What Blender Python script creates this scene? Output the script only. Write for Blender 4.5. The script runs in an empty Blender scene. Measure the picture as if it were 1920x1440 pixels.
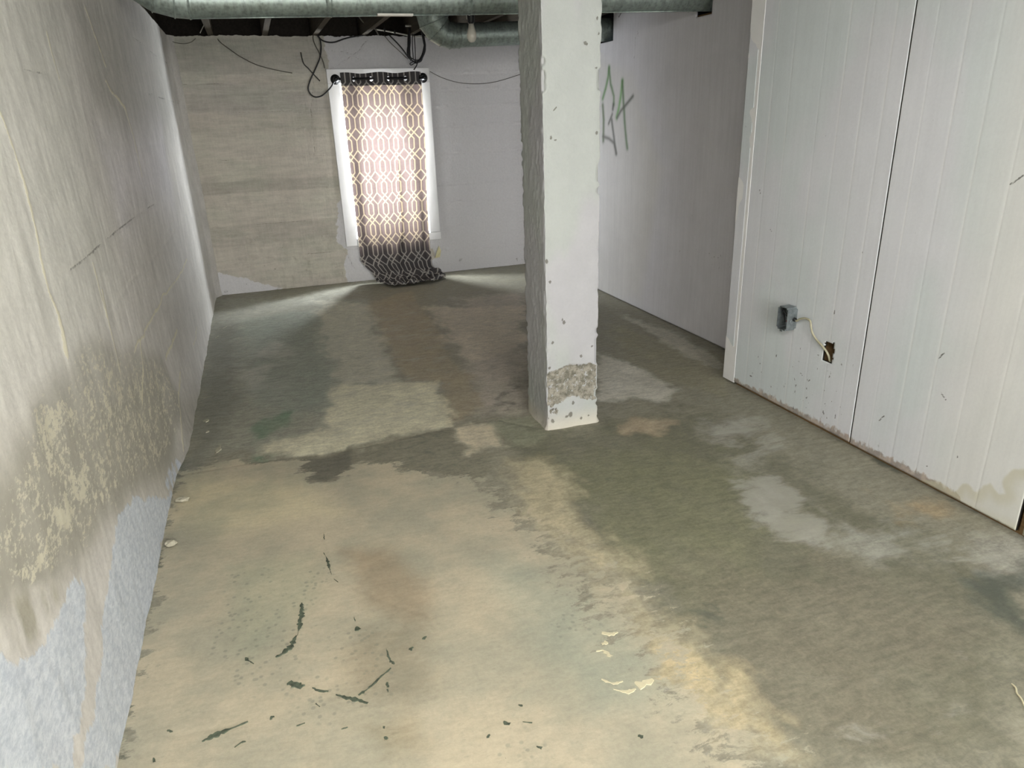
import bpy, bmesh, math, random
import numpy as np
from mathutils import Vector, Matrix

# ------------------------------------------------------------------ camera, light, exposure
SC = bpy.context.scene
COL = SC.collection
FPX, YAW, PITCH, ROLL = 1317.857, 0.327506, -0.365287, -0.0358134
CAM = np.array([0.534478, 0.0, 1.45])
D, HW, W1, W2, Y1, YJ = 6.826, 2.137, 2.8895, 3.2076, 3.170, 2.216
YREAR = -4.6

_f = np.array([math.sin(YAW)*math.cos(PITCH), math.cos(YAW)*math.cos(PITCH), math.sin(PITCH)])
_r0 = np.array([math.cos(YAW), -math.sin(YAW), 0.0])
_u0 = np.cross(_r0, _f)
_r = math.cos(ROLL)*_r0 + math.sin(ROLL)*_u0
_u = -math.sin(ROLL)*_r0 + math.cos(ROLL)*_u0

cam_d = bpy.data.cameras.new('camera'); cam = bpy.data.objects.new('camera', cam_d); COL.objects.link(cam)
cam_d.sensor_fit = 'HORIZONTAL'; cam_d.sensor_width = 36.0; cam_d.lens = 36.0*FPX/1920.0
cam_d.clip_start = 0.02; cam_d.clip_end = 100
m = Matrix.Identity(4)
for i in range(3):
    m[i][0] = _r[i]; m[i][1] = _u[i]; m[i][2] = -_f[i]; m[i][3] = CAM[i]
cam.matrix_world = m
SC.camera = cam

SC.view_settings.view_transform = 'Standard'; SC.view_settings.look = 'None'
SC.view_settings.exposure = 0.40; SC.view_settings.gamma = 1.0
SC.view_settings.use_curve_mapping = False
w = bpy.data.worlds.new('world'); SC.world = w; w.use_nodes = True
w.node_tree.nodes['Background'].inputs[0].default_value = (0.75, 0.85, 1.0, 1)
w.node_tree.nodes['Background'].inputs[1].default_value = 0.25

def area(name, loc, direction, sx, sy, energy, color):
    l = bpy.data.lights.new(name, 'AREA'); l.shape = 'RECTANGLE'; l.size = sx; l.size_y = sy
    l.energy = energy; l.color = color
    o = bpy.data.objects.new(name, l); COL.objects.link(o); o.location = loc
    o.rotation_euler = Vector(direction).to_track_quat('-Z', 'Y').to_euler()
    return o
# daylight standing in the window opening behind the curtain, and in an unseen doorway added behind the viewer
area('window_daylight', (1.705, D+0.20, 1.07), (0, -1, 0), 0.42, 1.06, 150, (0.90, 0.95, 1.0))
area('added_doorway_light', (1.45, YREAR-0.10, 1.10), (0, 1, 0.0), 2.60, 1.95, 200, (1.0, 0.995, 0.985))

# ------------------------------------------------------------------ helpers
def ray(x, y):
    return _f + _r*((x-960)/FPX) - _u*((y-720)/FPX)
def on(x, y, ax, val):                       # photo pixel -> point on an axis plane of the room
    d = ray(x, y); return CAM + d*((val-CAM[ax])/d[ax])
def fl(pts): return [tuple(on(a, b, 2, 0.0)[:2]) for a, b in pts]          # floor (x, y)
def lw(pts): return [tuple(on(a, b, 0, 0.0)[1:]) for a, b in pts]          # left wall (y, z)
def bw(pts): return [tuple(on(a, b, 1, D)[[0, 2]]) for a, b in pts]        # back wall (x, z)
def rw(pts): return [tuple(on(a, b, 0, W1)[1:]) for a, b in pts]           # panel wall (y, z)
def sw(pts): return [tuple(on(a, b, 0, W2)[1:]) for a, b in pts]           # set-back wall (y, z)
def lin(c):
    c = np.array(c, float)/255.0
    return np.where(c <= 0.04045, c/12.92, ((c+0.055)/1.055)**2.4)
RNG = np.random.default_rng(7)
_TAB = RNG.random((64, 256, 256)).astype(np.float32)
def vn(x, y, seed=0):
    t = _TAB[seed % 64]
    xi = np.floor(x).astype(int); yi = np.floor(y).astype(int)
    fx = x-xi; fy = y-yi; fx = fx*fx*(3-2*fx); fy = fy*fy*(3-2*fy)
    a = t[xi & 255, yi & 255]; b = t[(xi+1) & 255, yi & 255]; c = t[xi & 255, (yi+1) & 255]; d = t[(xi+1) & 255, (yi+1) & 255]
    return (a*(1-fx)+b*fx)*(1-fy)+(c*(1-fx)+d*fx)*fy
def fbm(x, y, seed=0, octv=4):
    s = 0; a = 0.5; tot = 0
    for k in range(octv):
        s = s + a*vn(x*2**k+17.3*k, y*2**k-9.1*k, seed+k); tot += a; a *= 0.5
    return s/tot
def sstep(x, lo, hi):
    t = np.clip((x-lo)/(hi-lo), 0, 1); return t*t*(3-2*t)
def sdf(X, Y, poly):                         # >0 inside
    d = np.full(X.shape, 1e9); ins = np.zeros(X.shape, bool); n = len(poly)
    for i in range(n):
        ax, ay = poly[i]; bx, by = poly[(i+1) % n]
        ex, ey = bx-ax, by-ay; wx, wy = X-ax, Y-ay
        t = np.clip((wx*ex+wy*ey)/(ex*ex+ey*ey+1e-12), 0, 1)
        d = np.minimum(d, (wx-t*ex)**2+(wy-t*ey)**2)
        c = ((ay > Y) != (by > Y)) & (X < (bx-ax)*(Y-ay)/(by-ay+1e-12)+ax)
        ins ^= c
    d = np.sqrt(d); return np.where(ins, d, -d)
def pld(X, Y, pts):                          # distance to a polyline
    d = np.full(X.shape, 1e9)
    for (ax, ay), (bx, by) in zip(pts[:-1], pts[1:]):
        ex, ey = bx-ax, by-ay
        t = np.clip(((X-ax)*ex+(Y-ay)*ey)/(ex*ex+ey*ey+1e-12), 0, 1)
        d = np.minimum(d, (X-ax-t*ex)**2+(Y-ay-t*ey)**2)
    return np.sqrt(d)

def finish(o, name, mat, parent=None, smooth=True):
    me = o.data; me.materials.append(mat)
    if smooth: me.polygons.foreach_set('use_smooth', [True]*len(me.polygons))
    COL.objects.link(o)
    if parent: o.parent = parent
    return o
def mesh(name, V, F, mat, parent=None, smooth=True):
    me = bpy.data.meshes.new(name); me.from_pydata([tuple(map(float, v)) for v in V], [], F); me.update()
    return finish(bpy.data.objects.new(name, me), name, mat, parent, smooth)
def grid(name, P, mat, parent=None, keep=None, col=None, msk=None, uv=None, flip=False, smooth=True, tint=None):
    R, C = P.shape[:2]
    idx = np.arange(R*C).reshape(R, C)
    q = np.stack([idx[:-1, :-1], idx[:-1, 1:], idx[1:, 1:], idx[1:, :-1]], -1)
    if flip: q = q[..., ::-1]
    q = q.reshape(-1, 4)
    if keep is not None: q = q[keep.reshape(-1)]
    me = bpy.data.meshes.new(name); nf = len(q)
    me.vertices.add(R*C); me.vertices.foreach_set('co', P.reshape(-1).astype(np.float32))
    me.loops.add(nf*4); me.loops.foreach_set('vertex_index', q.reshape(-1).astype(np.int32))
    me.polygons.add(nf); me.polygons.foreach_set('loop_start', np.arange(0, nf*4, 4, dtype=np.int32))
    me.polygons.foreach_set('loop_total', np.full(nf, 4, np.int32))
    me.update(calc_edges=True)
    for nm, A in (('Col', col), ('M', msk), ('T', tint)):
        if A is None: continue
        a = me.color_attributes.new(nm, 'FLOAT_COLOR', 'POINT')
        B = np.ones((R*C, 4), np.float32); B[:, :A.shape[-1]] = A.reshape(R*C, -1)
        a.data.foreach_set('color', B.reshape(-1))
    if uv is not None:
        l = me.uv_layers.new(name='UVMap')
        l.data.foreach_set('uv', uv.reshape(-1, 2)[q.reshape(-1)].astype(np.float32).reshape(-1))
    o = bpy.data.objects.new(name, me)
    return finish(o, name, mat, parent, smooth)
def box_v(x0, x1, y0, y1, z0, z1):
    return [(x0,y0,z0),(x1,y0,z0),(x1,y1,z0),(x0,y1,z0),(x0,y0,z1),(x1,y0,z1),(x1,y1,z1),(x0,y1,z1)]
BOXF = [(0,3,2,1),(4,5,6,7),(0,1,5,4),(1,2,6,5),(2,3,7,6),(3,0,4,7)]
def box(name, b, mat, parent=None, bev=0.0):
    bm = bmesh.new(); vs = [bm.verts.new(v) for v in box_v(*b)]
    for f in BOXF: bm.faces.new([vs[i] for i in f])
    if bev > 0: bmesh.ops.bevel(bm, geom=list(bm.edges), offset=bev, segments=2, affect='EDGES', profile=0.5)
    me = bpy.data.meshes.new(name); bm.to_mesh(me); bm.free()
    return finish(bpy.data.objects.new(name, me), name, mat, parent, False)
def catmull(pts, n=8):
    P = [np.array(p, float) for p in pts]; P = [2*P[0]-P[1]]+P+[2*P[-1]-P[-2]]; out = []
    for i in range(1, len(P)-2):
        a, b, c, d = P[i-1:i+3]
        for k in range(n):
            t = k/n; out.append(0.5*((2*b)+(c-a)*t+(2*a-5*b+4*c-d)*t*t+(3*b-a-3*c+d)*t**3))
    out.append(P[-2]); return out
def tube_vf(pts, r, n=8, caps=True):
    pts = [np.array(p, float) for p in pts]; V = []; F = []
    t0 = pts[1]-pts[0]; t0 /= np.linalg.norm(t0)
    nrm = np.cross(t0, [0.31, 0.2, 0.93]); nrm /= np.linalg.norm(nrm)
    for i, p in enumerate(pts):
        t = pts[min(i+1, len(pts)-1)]-pts[max(i-1, 0)]; t /= (np.linalg.norm(t)+1e-12)
        nrm = nrm-t*np.dot(nrm, t); nrm /= np.linalg.norm(nrm); b = np.cross(t, nrm)
        rr = r[i] if hasattr(r, '__len__') else r
        for k in range(n):
            a = 2*math.pi*k/n; V.append(p+rr*(math.cos(a)*nrm+math.sin(a)*b))
    for i in range(len(pts)-1):
        for k in range(n):
            F.append((i*n+k, i*n+(k+1) % n, (i+1)*n+(k+1) % n, (i+1)*n+k))
    if caps: F.append(tuple(range(n))[::-1]); F.append(tuple(range((len(pts)-1)*n, len(pts)*n)))
    return V, F
def tube(name, pts, r, mat, parent=None, n=8, smooth_path=6):
    if smooth_path: pts = catmull(pts, smooth_path)
    V, F = tube_vf(pts, r, n); return mesh(name, V, F, mat, parent)
def lathe(name, prof, origin, axis, mat, parent=None, n=28):
    ax = Vector(axis).normalized(); q = Vector((0, 0, 1)).rotation_difference(ax); V = []; F = []
    for (r, h) in prof:
        for k in range(n):
            a = 2*math.pi*k/n; V.append(q @ Vector((r*math.cos(a), r*math.sin(a), h))+Vector(origin))
    for i in range(len(prof)-1):
        for k in range(n):
            F.append((i*n+k, i*n+(k+1) % n, (i+1)*n+(k+1) % n, (i+1)*n+k))
    F.append(tuple(range(n))[::-1]); F.append(tuple(range((len(prof)-1)*n, len(prof)*n)))
    return mesh(name, V, F, mat, parent)
def empty(name, loc=(0, 0, 0)):
    o = bpy.data.objects.new(name, None); COL.objects.link(o); o.location = loc; o.empty_display_size = 0.05; return o
def under(parent, *objs):                     # parent without moving (parts are built in room coordinates)
    for o in objs:
        o.parent = parent; o.matrix_parent_inverse = Matrix.Translation(parent.location).inverted()
def tag(o, label, cat, group=None):
    o['label'] = label; o['category'] = cat
    if group: o['group'] = group
    return o
def struct(o, label=None):
    o['kind'] = 'structure'
    if label: o['label'] = label
    return o

# ------------------------------------------------------------------ node helper
class NT:
    def __init__(s, name, rough=0.8, spec=0.3):
        s.mat = bpy.data.materials.new(name); s.mat.use_nodes = True; s.t = s.mat.node_tree; s.t.nodes.clear()
        s.out = s.t.nodes.new('ShaderNodeOutputMaterial'); s.b = s.t.nodes.new('ShaderNodeBsdfPrincipled')
        s.t.links.new(s.b.outputs[0], s.out.inputs[0])
        s.b.inputs['Roughness'].default_value = rough; s.b.inputs['Specular IOR Level'].default_value = spec
        s.tc = s.t.nodes.new('ShaderNodeTexCoord')
    def N(s, k): return s.t.nodes.new(k)
    def put(s, sock, v):
        if isinstance(v, bpy.types.NodeSocket): s.t.links.new(v, sock)
        elif hasattr(v, '__len__') and len(v) == 3 and sock.type == 'RGBA': sock.default_value = (*map(float, v), 1)
        else: sock.default_value = v
    def m(s, op, a, b=0.0, c=0.0, clamp=False):
        n = s.N('ShaderNodeMath'); n.operation = op; n.use_clamp = clamp
        for i, v in enumerate((a, b, c)): s.put(n.inputs[i], v)
        return n.outputs[0]
    def mix(s, fac, a, b, mode='MIX'):
        n = s.N('ShaderNodeMix'); n.data_type = 'RGBA'; n.blend_type = mode
        s.put(n.inputs[0], fac); s.put(n.inputs[6], a); s.put(n.inputs[7], b); return n.outputs[2]
    def sm(s, x, lo, hi, a=0.0, b=1.0):
        n = s.N('ShaderNodeMapRange'); n.interpolation_type = 'SMOOTHSTEP'
        for i, v in enumerate((x, lo, hi, a, b)): s.put(n.inputs[i], v)
        return n.outputs[0]
    def co(s, scale=(1, 1, 1), rot=(0, 0, 0), src='Object'):
        n = s.N('ShaderNodeMapping'); n.inputs['Scale'].default_value = scale; n.inputs['Rotation'].default_value = rot
        s.t.links.new(s.tc.outputs[src], n.inputs[0]); return n.outputs[0]
    def noise(s, scale, detail=4, vec=None, rough=0.55, dist=0.0):
        n = s.N('ShaderNodeTexNoise'); n.inputs['Scale'].default_value = scale; n.inputs['Detail'].default_value = detail
        n.inputs['Roughness'].default_value = rough; n.inputs['Distortion'].default_value = dist
        s.t.links.new(vec or s.tc.outputs['Object'], n.inputs['Vector']); return n.outputs[0]
    def vor(s, scale, vec=None, feat='F1'):
        n = s.N('ShaderNodeTexVoronoi'); n.inputs['Scale'].default_value = scale; n.feature = feat
        s.t.links.new(vec or s.tc.outputs['Object'], n.inputs['Vector']); return n.outputs['Distance']
    def attr(s, nm):
        n = s.N('ShaderNodeAttribute'); n.attribute_name = nm; return n.outputs['Color'], n.outputs['Alpha']
    def sep(s, c):
        n = s.N('ShaderNodeSeparateColor'); s.t.links.new(c, n.inputs[0]); return n.outputs
    def bump(s, h, strength=0.4, dist=0.01):
        n = s.N('ShaderNodeBump'); n.inputs['Strength'].default_value = strength; n.inputs['Distance'].default_value = dist
        s.t.links.new(h, n.inputs['Height']); s.t.links.new(n.outputs[0], s.b.inputs['Normal'])
    def col(s, c): s.put(s.b.inputs['Base Color'], c); return s.mat
def scale_col(n, c, f):                       # colour times a scalar socket
    cc = n.N('ShaderNodeCombineColor')
    for i in range(3): n.t.links.new(f, cc.inputs[i])
    return n.mix(1.0, c, cc.outputs[0], 'MULTIPLY')
def plain(name, c, rough=0.6, metal=0.0, var=0.15, vs=30, bump=0.0, spec=0.4):
    n = NT(name, rough, spec); n.b.inputs['Metallic'].default_value = metal
    x = n.noise(vs, 5); k = n.sm(x, 0.25, 0.75, 1-var, 1+var)
    if bump: n.bump(x, bump, 0.004)
    return n.col(scale_col(n, tuple(lin(c)), k))

# ------------------------------------------------------------------ materials
def mat_floor():
    n = NT('floor_concrete', 0.62, 0.35)
    c, _ = n.attr('Col'); mc, ma = n.attr('M'); r, g, b = n.sep(mc)[:3]
    st = n.co((5, 13, 5), (0, 0, 0.35))
    fine = n.noise(75, 7, rough=0.72); mid = n.noise(9, 7, rough=0.65); drag = n.noise(3.2, 7, st, 0.68, 0.4)
    k = n.m('ADD', n.sm(fine, 0.25, 0.75, -0.17, 0.17), n.sm(mid, 0.3, 0.7, -0.10, 0.10))
    k = n.m('ADD', k, n.sm(drag, 0.3, 0.7, 0.82, 1.17))
    base = scale_col(n, c, k)
    # pale scuffs of old coating
    d2 = n.noise(4.0, 9, n.co((1, 2.4, 1), (0, 0, 0.3)), 0.7, 0.5)
    pale = n.sm(n.m('ADD', d2, n.m('MULTIPLY', g, 0.6)), 0.70, 0.92)
    base = n.mix(n.m('MULTIPLY', pale, 0.62), base, tuple(lin((176, 175, 164))))
    # dark worn stain
    d3 = n.noise(7.0, 8, None, 0.68, 0.3)
    dk = n.sm(n.m('ADD', d3, n.m('MULTIPLY', b, 0.6)), 0.74, 0.93)
    base = n.mix(n.m('MULTIPLY', dk, 0.72), base, tuple(lin((84, 88, 78))))
    # cream paint with a ragged edge
    e = n.m('ADD', r, n.sm(n.noise(9, 9, n.co((1, 1.9, 1), (0, 0, 0.35)), 0.74, 0.3), 0.2, 0.8, -0.42, 0.42))
    cream = n.sm(e, 0.44, 0.58)
    cm = n.noise(3.0, 6, None, 0.6)
    ccol = n.mix(n.sm(cm, 0.35, 0.65), tuple(lin((188, 178, 154))), tuple(lin((164, 160, 141))))
    ccol = scale_col(n, ccol, n.m('ADD', n.sm(fine, 0.25, 0.75, -0.08, 0.08), n.sm(drag, 0.3, 0.7, 0.93, 1.06)))
    wear = n.sm(n.noise(24, 9, n.co((1, 2, 1), (0, 0, 0.4)), 0.74), 0.57, 0.68)
    ccol = n.mix(n.m('MULTIPLY', wear, 0.42), ccol, tuple(lin((146, 143, 126))))
    tc_, _ = n.attr('T'); tint = n.mix(1.0, ccol, scale_col(n, tc_, n.m('ADD', 2.62, 0.0)), 'MULTIPLY')
    base = n.mix(cream, base, n.mix(0.75, ccol, tint))
    # round grey spots printed through the paint
    v = n.vor(42); wob = n.noise(6, 3)
    ring = n.m('MULTIPLY', n.sm(v, 0.16, 0.34, 1, 0), n.sm(n.m('ADD', wob, n.m('MULTIPLY', ma, 0.55)), 0.72, 0.88))
    base = n.mix(n.m('MULTIPLY', ring, 0.42), base, tuple(lin((112, 118, 106))))
    # specks and crumbs
    sp = n.sm(n.noise(120, 2, None, 0.5), 0.765, 0.80)
    base = n.mix(n.m('MULTIPLY', sp, 0.5), base, tuple(lin((205, 200, 180))))
    sp2 = n.m('MULTIPLY', n.sm(n.noise(70, 3, n.co((1, 1, 1), (0.3, 0.1, 1.0)), 0.6), 0.735, 0.78), cream)
    base = n.mix(n.m('MULTIPLY', sp2, 0.6), base, tuple(lin((92, 94, 78))))
    n.bump(n.m('ADD', n.m('MULTIPLY', fine, 0.5), n.m('ADD', drag, n.m('MULTIPLY', cream, 0.4))), 0.22, 0.006)
    n.put(n.b.inputs['Roughness'], n.sm(mid, 0.3, 0.7, 0.5, 0.75))
    return n.col(base)

def mat_wall_left():
    n = NT('left_wall_concrete', 0.8, 0.25)
    c, _ = n.attr('Col'); mc, ma = n.attr('M'); r, g, b = n.sep(mc)[:3]
    dv = n.co((1, 6, 2.0)); drips = n.noise(2.6, 7, dv, 0.65, 0.3)
    fine = n.noise(60, 6, None, 0.65); mid = n.noise(7, 6, None, 0.6)
    k = n.m('ADD', n.sm(drips, 0.3, 0.72, 0.92, 1.09), n.m('ADD', n.sm(fine, 0.25, 0.75, -0.07, 0.07), n.sm(mid, 0.3, 0.7, -0.06, 0.06)))
    base = scale_col(n, c, k)
    # blown paint: pale crust flakes on dark ground
    fl1 = n.noise(60, 9, n.co((1, 0.6, 1.0)), 0.78, 0.2); fl2 = n.noise(17, 7, n.co((1, 0.7, 0.8)), 0.7)
    h = n.m('ADD', n.m('MULTIPLY', fl1, 0.75), n.m('MULTIPLY', fl2, 0.55))
    dens = n.m('ADD', h, n.m('MULTIPLY', r, 0.245))
    base = n.mix(n.m('MULTIPLY', n.sm(r, 0.15, 0.8), 0.55), base, tuple(lin((142, 139, 126))))
    crust = n.sm(dens, 0.865, 0.93)
    base = n.mix(n.m('MULTIPLY', crust, 0.9), base, tuple(lin((203, 199, 178))))
    # blue-white limewash
    e = n.m('ADD', g, n.sm(n.noise(9, 8, n.co((1, 2.2, 0.7)), 0.7, 0.4), 0.2, 0.8, -0.30, 0.30))
    lime = n.sm(e, 0.44, 0.60)
    lc = n.mix(n.sm(fl1, 0.35, 0.66), tuple(lin((176, 186, 198))), tuple(lin((216, 222, 228))))
    base = n.mix(n.m('MULTIPLY', lime, 0.85), base, lc)
    # runs of cream deposit, dark cracks
    run = n.sm(n.m('ADD', ma, n.sm(fine, 0.2, 0.8, -0.25, 0.25)), 0.45, 0.7)
    base = n.mix(n.m('MULTIPLY', run, 0.8), base, tuple(lin((208, 203, 178))))
    ck = n.sm(n.m('ADD', b, n.sm(fine, 0.2, 0.8, -0.3, 0.3)), 0.5, 0.8)
    base = n.mix(n.m('MULTIPLY', ck, 0.6), base, tuple(lin((74, 72, 66))))
    hh = n.m('ADD', n.m('MULTIPLY', crust, 0.6), n.m('ADD', n.m('MULTIPLY', drips, 0.9), n.m('MULTIPLY', fine, 0.5)))
    hh = n.m('ADD', hh, n.m('ADD', n.m('MULTIPLY', run, 0.6), n.m('MULTIPLY', ck, -1.0)))
    hh = n.m('ADD', hh, n.m('MULTIPLY', n.m('MULTIPLY', fl1, n.m('ADD', r, n.m('MULTIPLY', lime, 0.8))), 1.4))
    n.bump(hh, 0.35, 0.006)
    return n.col(base)

def mat_wall_back():
    n = NT('back_wall_concrete', 0.85, 0.2)
    c, _ = n.attr('Col'); mc, ma = n.attr('M'); r, g, b = n.sep(mc)[:3]
    hz = n.noise(3.0, 7, n.co((2, 1, 14)), 0.62, 0.2); fine = n.noise(60, 6, None, 0.65); mid = n.noise(8, 6, None, 0.6)
    vt = n.noise(3.0, 4, n.co((26, 1, 1.4)), 0.6)
    k = n.m('ADD', n.sm(hz, 0.3, 0.7, 0.92, 1.08), n.m('ADD', n.sm(fine, 0.25, 0.75, -0.05, 0.05), n.sm(mid, 0.3, 0.7, -0.06, 0.06)))
    k = n.m('ADD', k, n.sm(vt, 0.3, 0.7, -0.03, 0.03))
    base = scale_col(n, c, k)
    gm = n.noise(1.6, 5, n.co((1, 1, 2.5)), 0.6); base = n.mix(n.sm(gm, 0.42, 0.62, 0.0, 0.5), base, n.mix(1.0, base, (0.93, 1.0, 0.95), 'MULTIPLY'))
    e = n.m('ADD', r, n.sm(n.noise(14, 7, None, 0.7), 0.2, 0.8, -0.22, 0.22))
    base = n.mix(n.sm(e, 0.45, 0.56), base, scale_col(n, tuple(lin((206, 205, 205))), n.sm(fine, 0.2, 0.8, 0.94, 1.05)))
    ck = n.sm(n.m('ADD', b, n.sm(fine, 0.2, 0.8, -0.3, 0.3)), 0.5, 0.85)
    base = n.mix(n.m('MULTIPLY', ck, 0.55), base, tuple(lin((88, 84, 74))))
    n.bump(n.m('ADD', n.m('MULTIPLY', fine, 0.5), n.m('ADD', n.m('MULTIPLY', mid, 0.8), n.m('MULTIPLY', vt, 0.35))), 0.6, 0.014)
    return n.col(base)

def mat_painted(name, grain=0.03, bump=0.12):
    n = NT(name, 0.62, 0.3)
    c, _ = n.attr('Col'); mc, ma = n.attr('M'); r, g, b = n.sep(mc)[:3]
    fine = n.noise(80, 5, None, 0.6); mid = n.noise(5, 5, None, 0.6); vt = n.noise(2.5, 4, n.co((18, 18, 0.8)), 0.6)
    k = n.m('ADD', n.sm(mid, 0.3, 0.7, 1-grain, 1+grain), n.m('ADD', n.sm(fine, 0.25, 0.75, -0.015, 0.015), n.sm(vt, 0.3, 0.7, -grain, grain)))
    base = scale_col(n, c, k)
    # water stain along the foot (r), damp bloom (g), marks (b), flecks where alpha says
    e = n.m('ADD', r, n.sm(n.noise(26, 6, n.co((1, 1.4, 0.9)), 0.65), 0.2, 0.8, -0.22, 0.22))
    st = n.sm(e, 0.40, 0.62)
    sc = n.mix(n.sm(n.noise(20, 6, None, 0.7), 0.38, 0.62), tuple(lin((168, 146, 126))), tuple(lin((118, 104, 90))))
    base = n.mix(n.m('MULTIPLY', st, 0.75), base, sc)
    gb = n.m('ADD', g, n.sm(n.noise(7, 4), 0.2, 0.8, -0.1, 0.1))
    base = n.mix(n.m('MULTIPLY', n.m('MULTIPLY', n.sm(gb, 0.34, 0.46), n.sm(gb, 0.5, 1.0, 1.0, 0.35)), 0.6), base, tuple(lin((186, 182, 156))))
    mk = n.sm(n.m('ADD', b, n.sm(fine, 0.25, 0.75, -0.2, 0.2)), 0.4, 0.8)
    base = n.mix(n.m('MULTIPLY', mk, 0.85), base, tuple(lin((72, 70, 66))))
    fk = n.sm(n.m('ADD', n.noise(48, 2, n.co((1, 1.5, 0.8)), 0.5), n.m('MULTIPLY', ma, 0.10)), 0.80, 0.83)
    base = n.mix(n.m('MULTIPLY', fk, 0.8), base, tuple(lin((78, 76, 68))))
    n.bump(n.m('ADD', fine, n.m('MULTIPLY', vt, 0.5)), bump, 0.004)
    return n.col(base)

def mat_pillar():
    n = NT('pillar_painted_concrete', 0.75, 0.25)
    c, _ = n.attr('Col'); mc, ma = n.attr('M'); r, g, b = n.sep(mc)[:3]
    fine = n.noise(70, 6, None, 0.65); mid = n.noise(10, 6, None, 0.6)
    base = scale_col(n, c, n.m('ADD', n.sm(mid, 0.3, 0.7, 0.97, 1.03), n.sm(fine, 0.25, 0.75, -0.02, 0.02)))
    e = n.m('ADD', r, n.sm(n.noise(38, 8, None, 0.75), 0.2, 0.8, -0.42, 0.42))
    bare = n.sm(e, 0.46, 0.54)
    bc = n.mix(n.sm(n.noise(45, 7, None, 0.7), 0.35, 0.65), tuple(lin((100, 97, 86))), tuple(lin((152, 148, 136))))
    base = n.mix(bare, base, bc)
    pit = n.sm(b, 0.35, 0.6)
    base = n.mix(n.m('MULTIPLY', pit, 0.75), base, tuple(lin((86, 82, 72))))
    n.bump(n.m('ADD', n.m('MULTIPLY', fine, 0.4), n.m('ADD', mid, n.m('MULTIPLY', bare, -0.8))), 0.4, 0.008)
    return n.col(base)

def mat_galv():
    n = NT('galvanized_sheet', 0.42, 0.5); n.b.inputs['Metallic'].default_value = 0.7
    v = n.vor(60, n.co((0.8, 1, 1)), 'F1'); x = n.noise(22, 7, n.co((2.2, 0.7, 0.7)), 0.72)
    k = n.m('ADD', n.sm(v, 0.0, 0.7, 0.85, 1.12), n.sm(x, 0.3, 0.7, -0.25, 0.25))
    n.put(n.b.inputs['Roughness'], n.sm(x, 0.3, 0.7, 0.34, 0.58))
    n.bump(x, 0.25, 0.006)
    return n.col(scale_col(n, tuple(lin((142, 153, 147))), k))

def mat_wood(name, c, var=0.25):
    n = NT(name, 0.8, 0.2); x = n.noise(4, 6, n.co((14, 0.7, 14)), 0.65, 0.6)
    return n.col(scale_col(n, tuple(lin(c)), n.sm(x, 0.3, 0.7, 1-var, 1+var)))

def mat_curtain():
    n = NT('curtain_trellis', 0.9, 0.1)
    uv = n.N('ShaderNodeUVMap'); uv.uv_map = 'UVMap'
    s = n.N('ShaderNodeSeparateXYZ'); n.t.links.new(uv.outputs[0], s.inputs[0])
    u, v = s.outputs[0], s.outputs[1]        # u in pattern columns, v in pattern rows (hem where v < 0)
    uf = n.m('ABSOLUTE', n.m('SUBTRACT', n.m('FRACT', n.m('ADD', u, 0.5)), 0.5))
    vf = n.m('FRACT', v)
    t = n.m('DIVIDE', n.m('SUBTRACT', vf, 0.44), 0.56, clamp=True)
    wd = 0.155
    A = n.m('MULTIPLY', t, 0.5+wd); B = n.m('SUBTRACT', 0.5+wd, A)
    d = None
    for x in (A, n.m('SUBTRACT', 1.0, A), B, n.m('SUBTRACT', 1.0, B)):
        q = n.m('ABSOLUTE', n.m('SUBTRACT', uf, x)); d = q if d is None else n.m('MINIMUM', d, q)
    wid = n.m('ADD', 0.037, n.m('MULTIPLY', n.m('GREATER_THAN', t, 0.001), 0.015))
    line = n.sm(n.m('SUBTRACT', d, wid), -0.012, 0.012, 1, 0)
    wv = n.noise(2.0, 3, n.co((160, 10, 18)), 0.6); wv2 = n.noise(2.0, 3, n.co((18, 10, 160)), 0.6)
    weave = n.m('ADD', n.sm(wv, 0.3, 0.7, -0.12, 0.12), n.sm(wv2, 0.3, 0.7, 0.88, 1.12))
    dif = n.mix(line, scale_col(n, tuple(lin((72, 70, 71))), weave), tuple(lin((156, 153, 148))))
    tra = n.mix(line, scale_col(n, (0.0148, 0.0108, 0.0099), weave), (0.0360, 0.0282, 0.0168))
    hem = n.m('MULTIPLY', n.sm(v, -0.42, -0.40), 1.0)
    tr = n.N('ShaderNodeBsdfTranslucent'); n.put(tr.inputs[0], scale_col(n, tra, hem))
    df = n.N('ShaderNodeBsdfDiffuse'); n.put(df.inputs[0], dif)
    add = n.N('ShaderNodeAddShader'); n.t.links.new(df.outputs[0], add.inputs[0]); n.t.links.new(tr.outputs[0], add.inputs[1])
    n.t.links.new(add.outputs[0], n.out.inputs[0])
    return n.mat

MF = mat_floor(); MWL = mat_wall_left(); MWB = mat_wall_back(); MPI = mat_pillar(); MGALV = mat_galv(); MCUR = mat_curtain()
MPAN = mat_painted('white_panel_paint', 0.02, 0.10); MSET = mat_painted('grey_white_wall_paint', 0.03, 0.12)
MJOIST = mat_wood('old_joist_wood', (66, 60, 50)); MSUB = mat_wood('dark_subfloor_wood', (40, 36, 31))
MSTUD = mat_wood('raw_stud_wood', (120, 96, 66)); MTRIM = plain('white_trim_paint', (226, 226, 224), 0.5, 0, 0.02, 12, 0.05)
MBLK = plain('black_iron', (22, 23, 24), 0.35, 0.2, 0.2, 40, 0.1); MCAB = plain('black_cable', (26, 26, 27), 0.5, 0, 0.1)
MWIRE = plain('grey_wire', (84, 80, 72), 0.6, 0, 0.1); MWHT = plain('off_white_plastic', (188, 186, 176), 0.45, 0, 0.05)
MCBL = plain('cream_cable_jacket', (170, 166, 142), 0.5, 0, 0.06); MBOX = plain('galvanized_box_metal', (140, 148, 150), 0.4, 0.75, 0.2, 60, 0.1)
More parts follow.
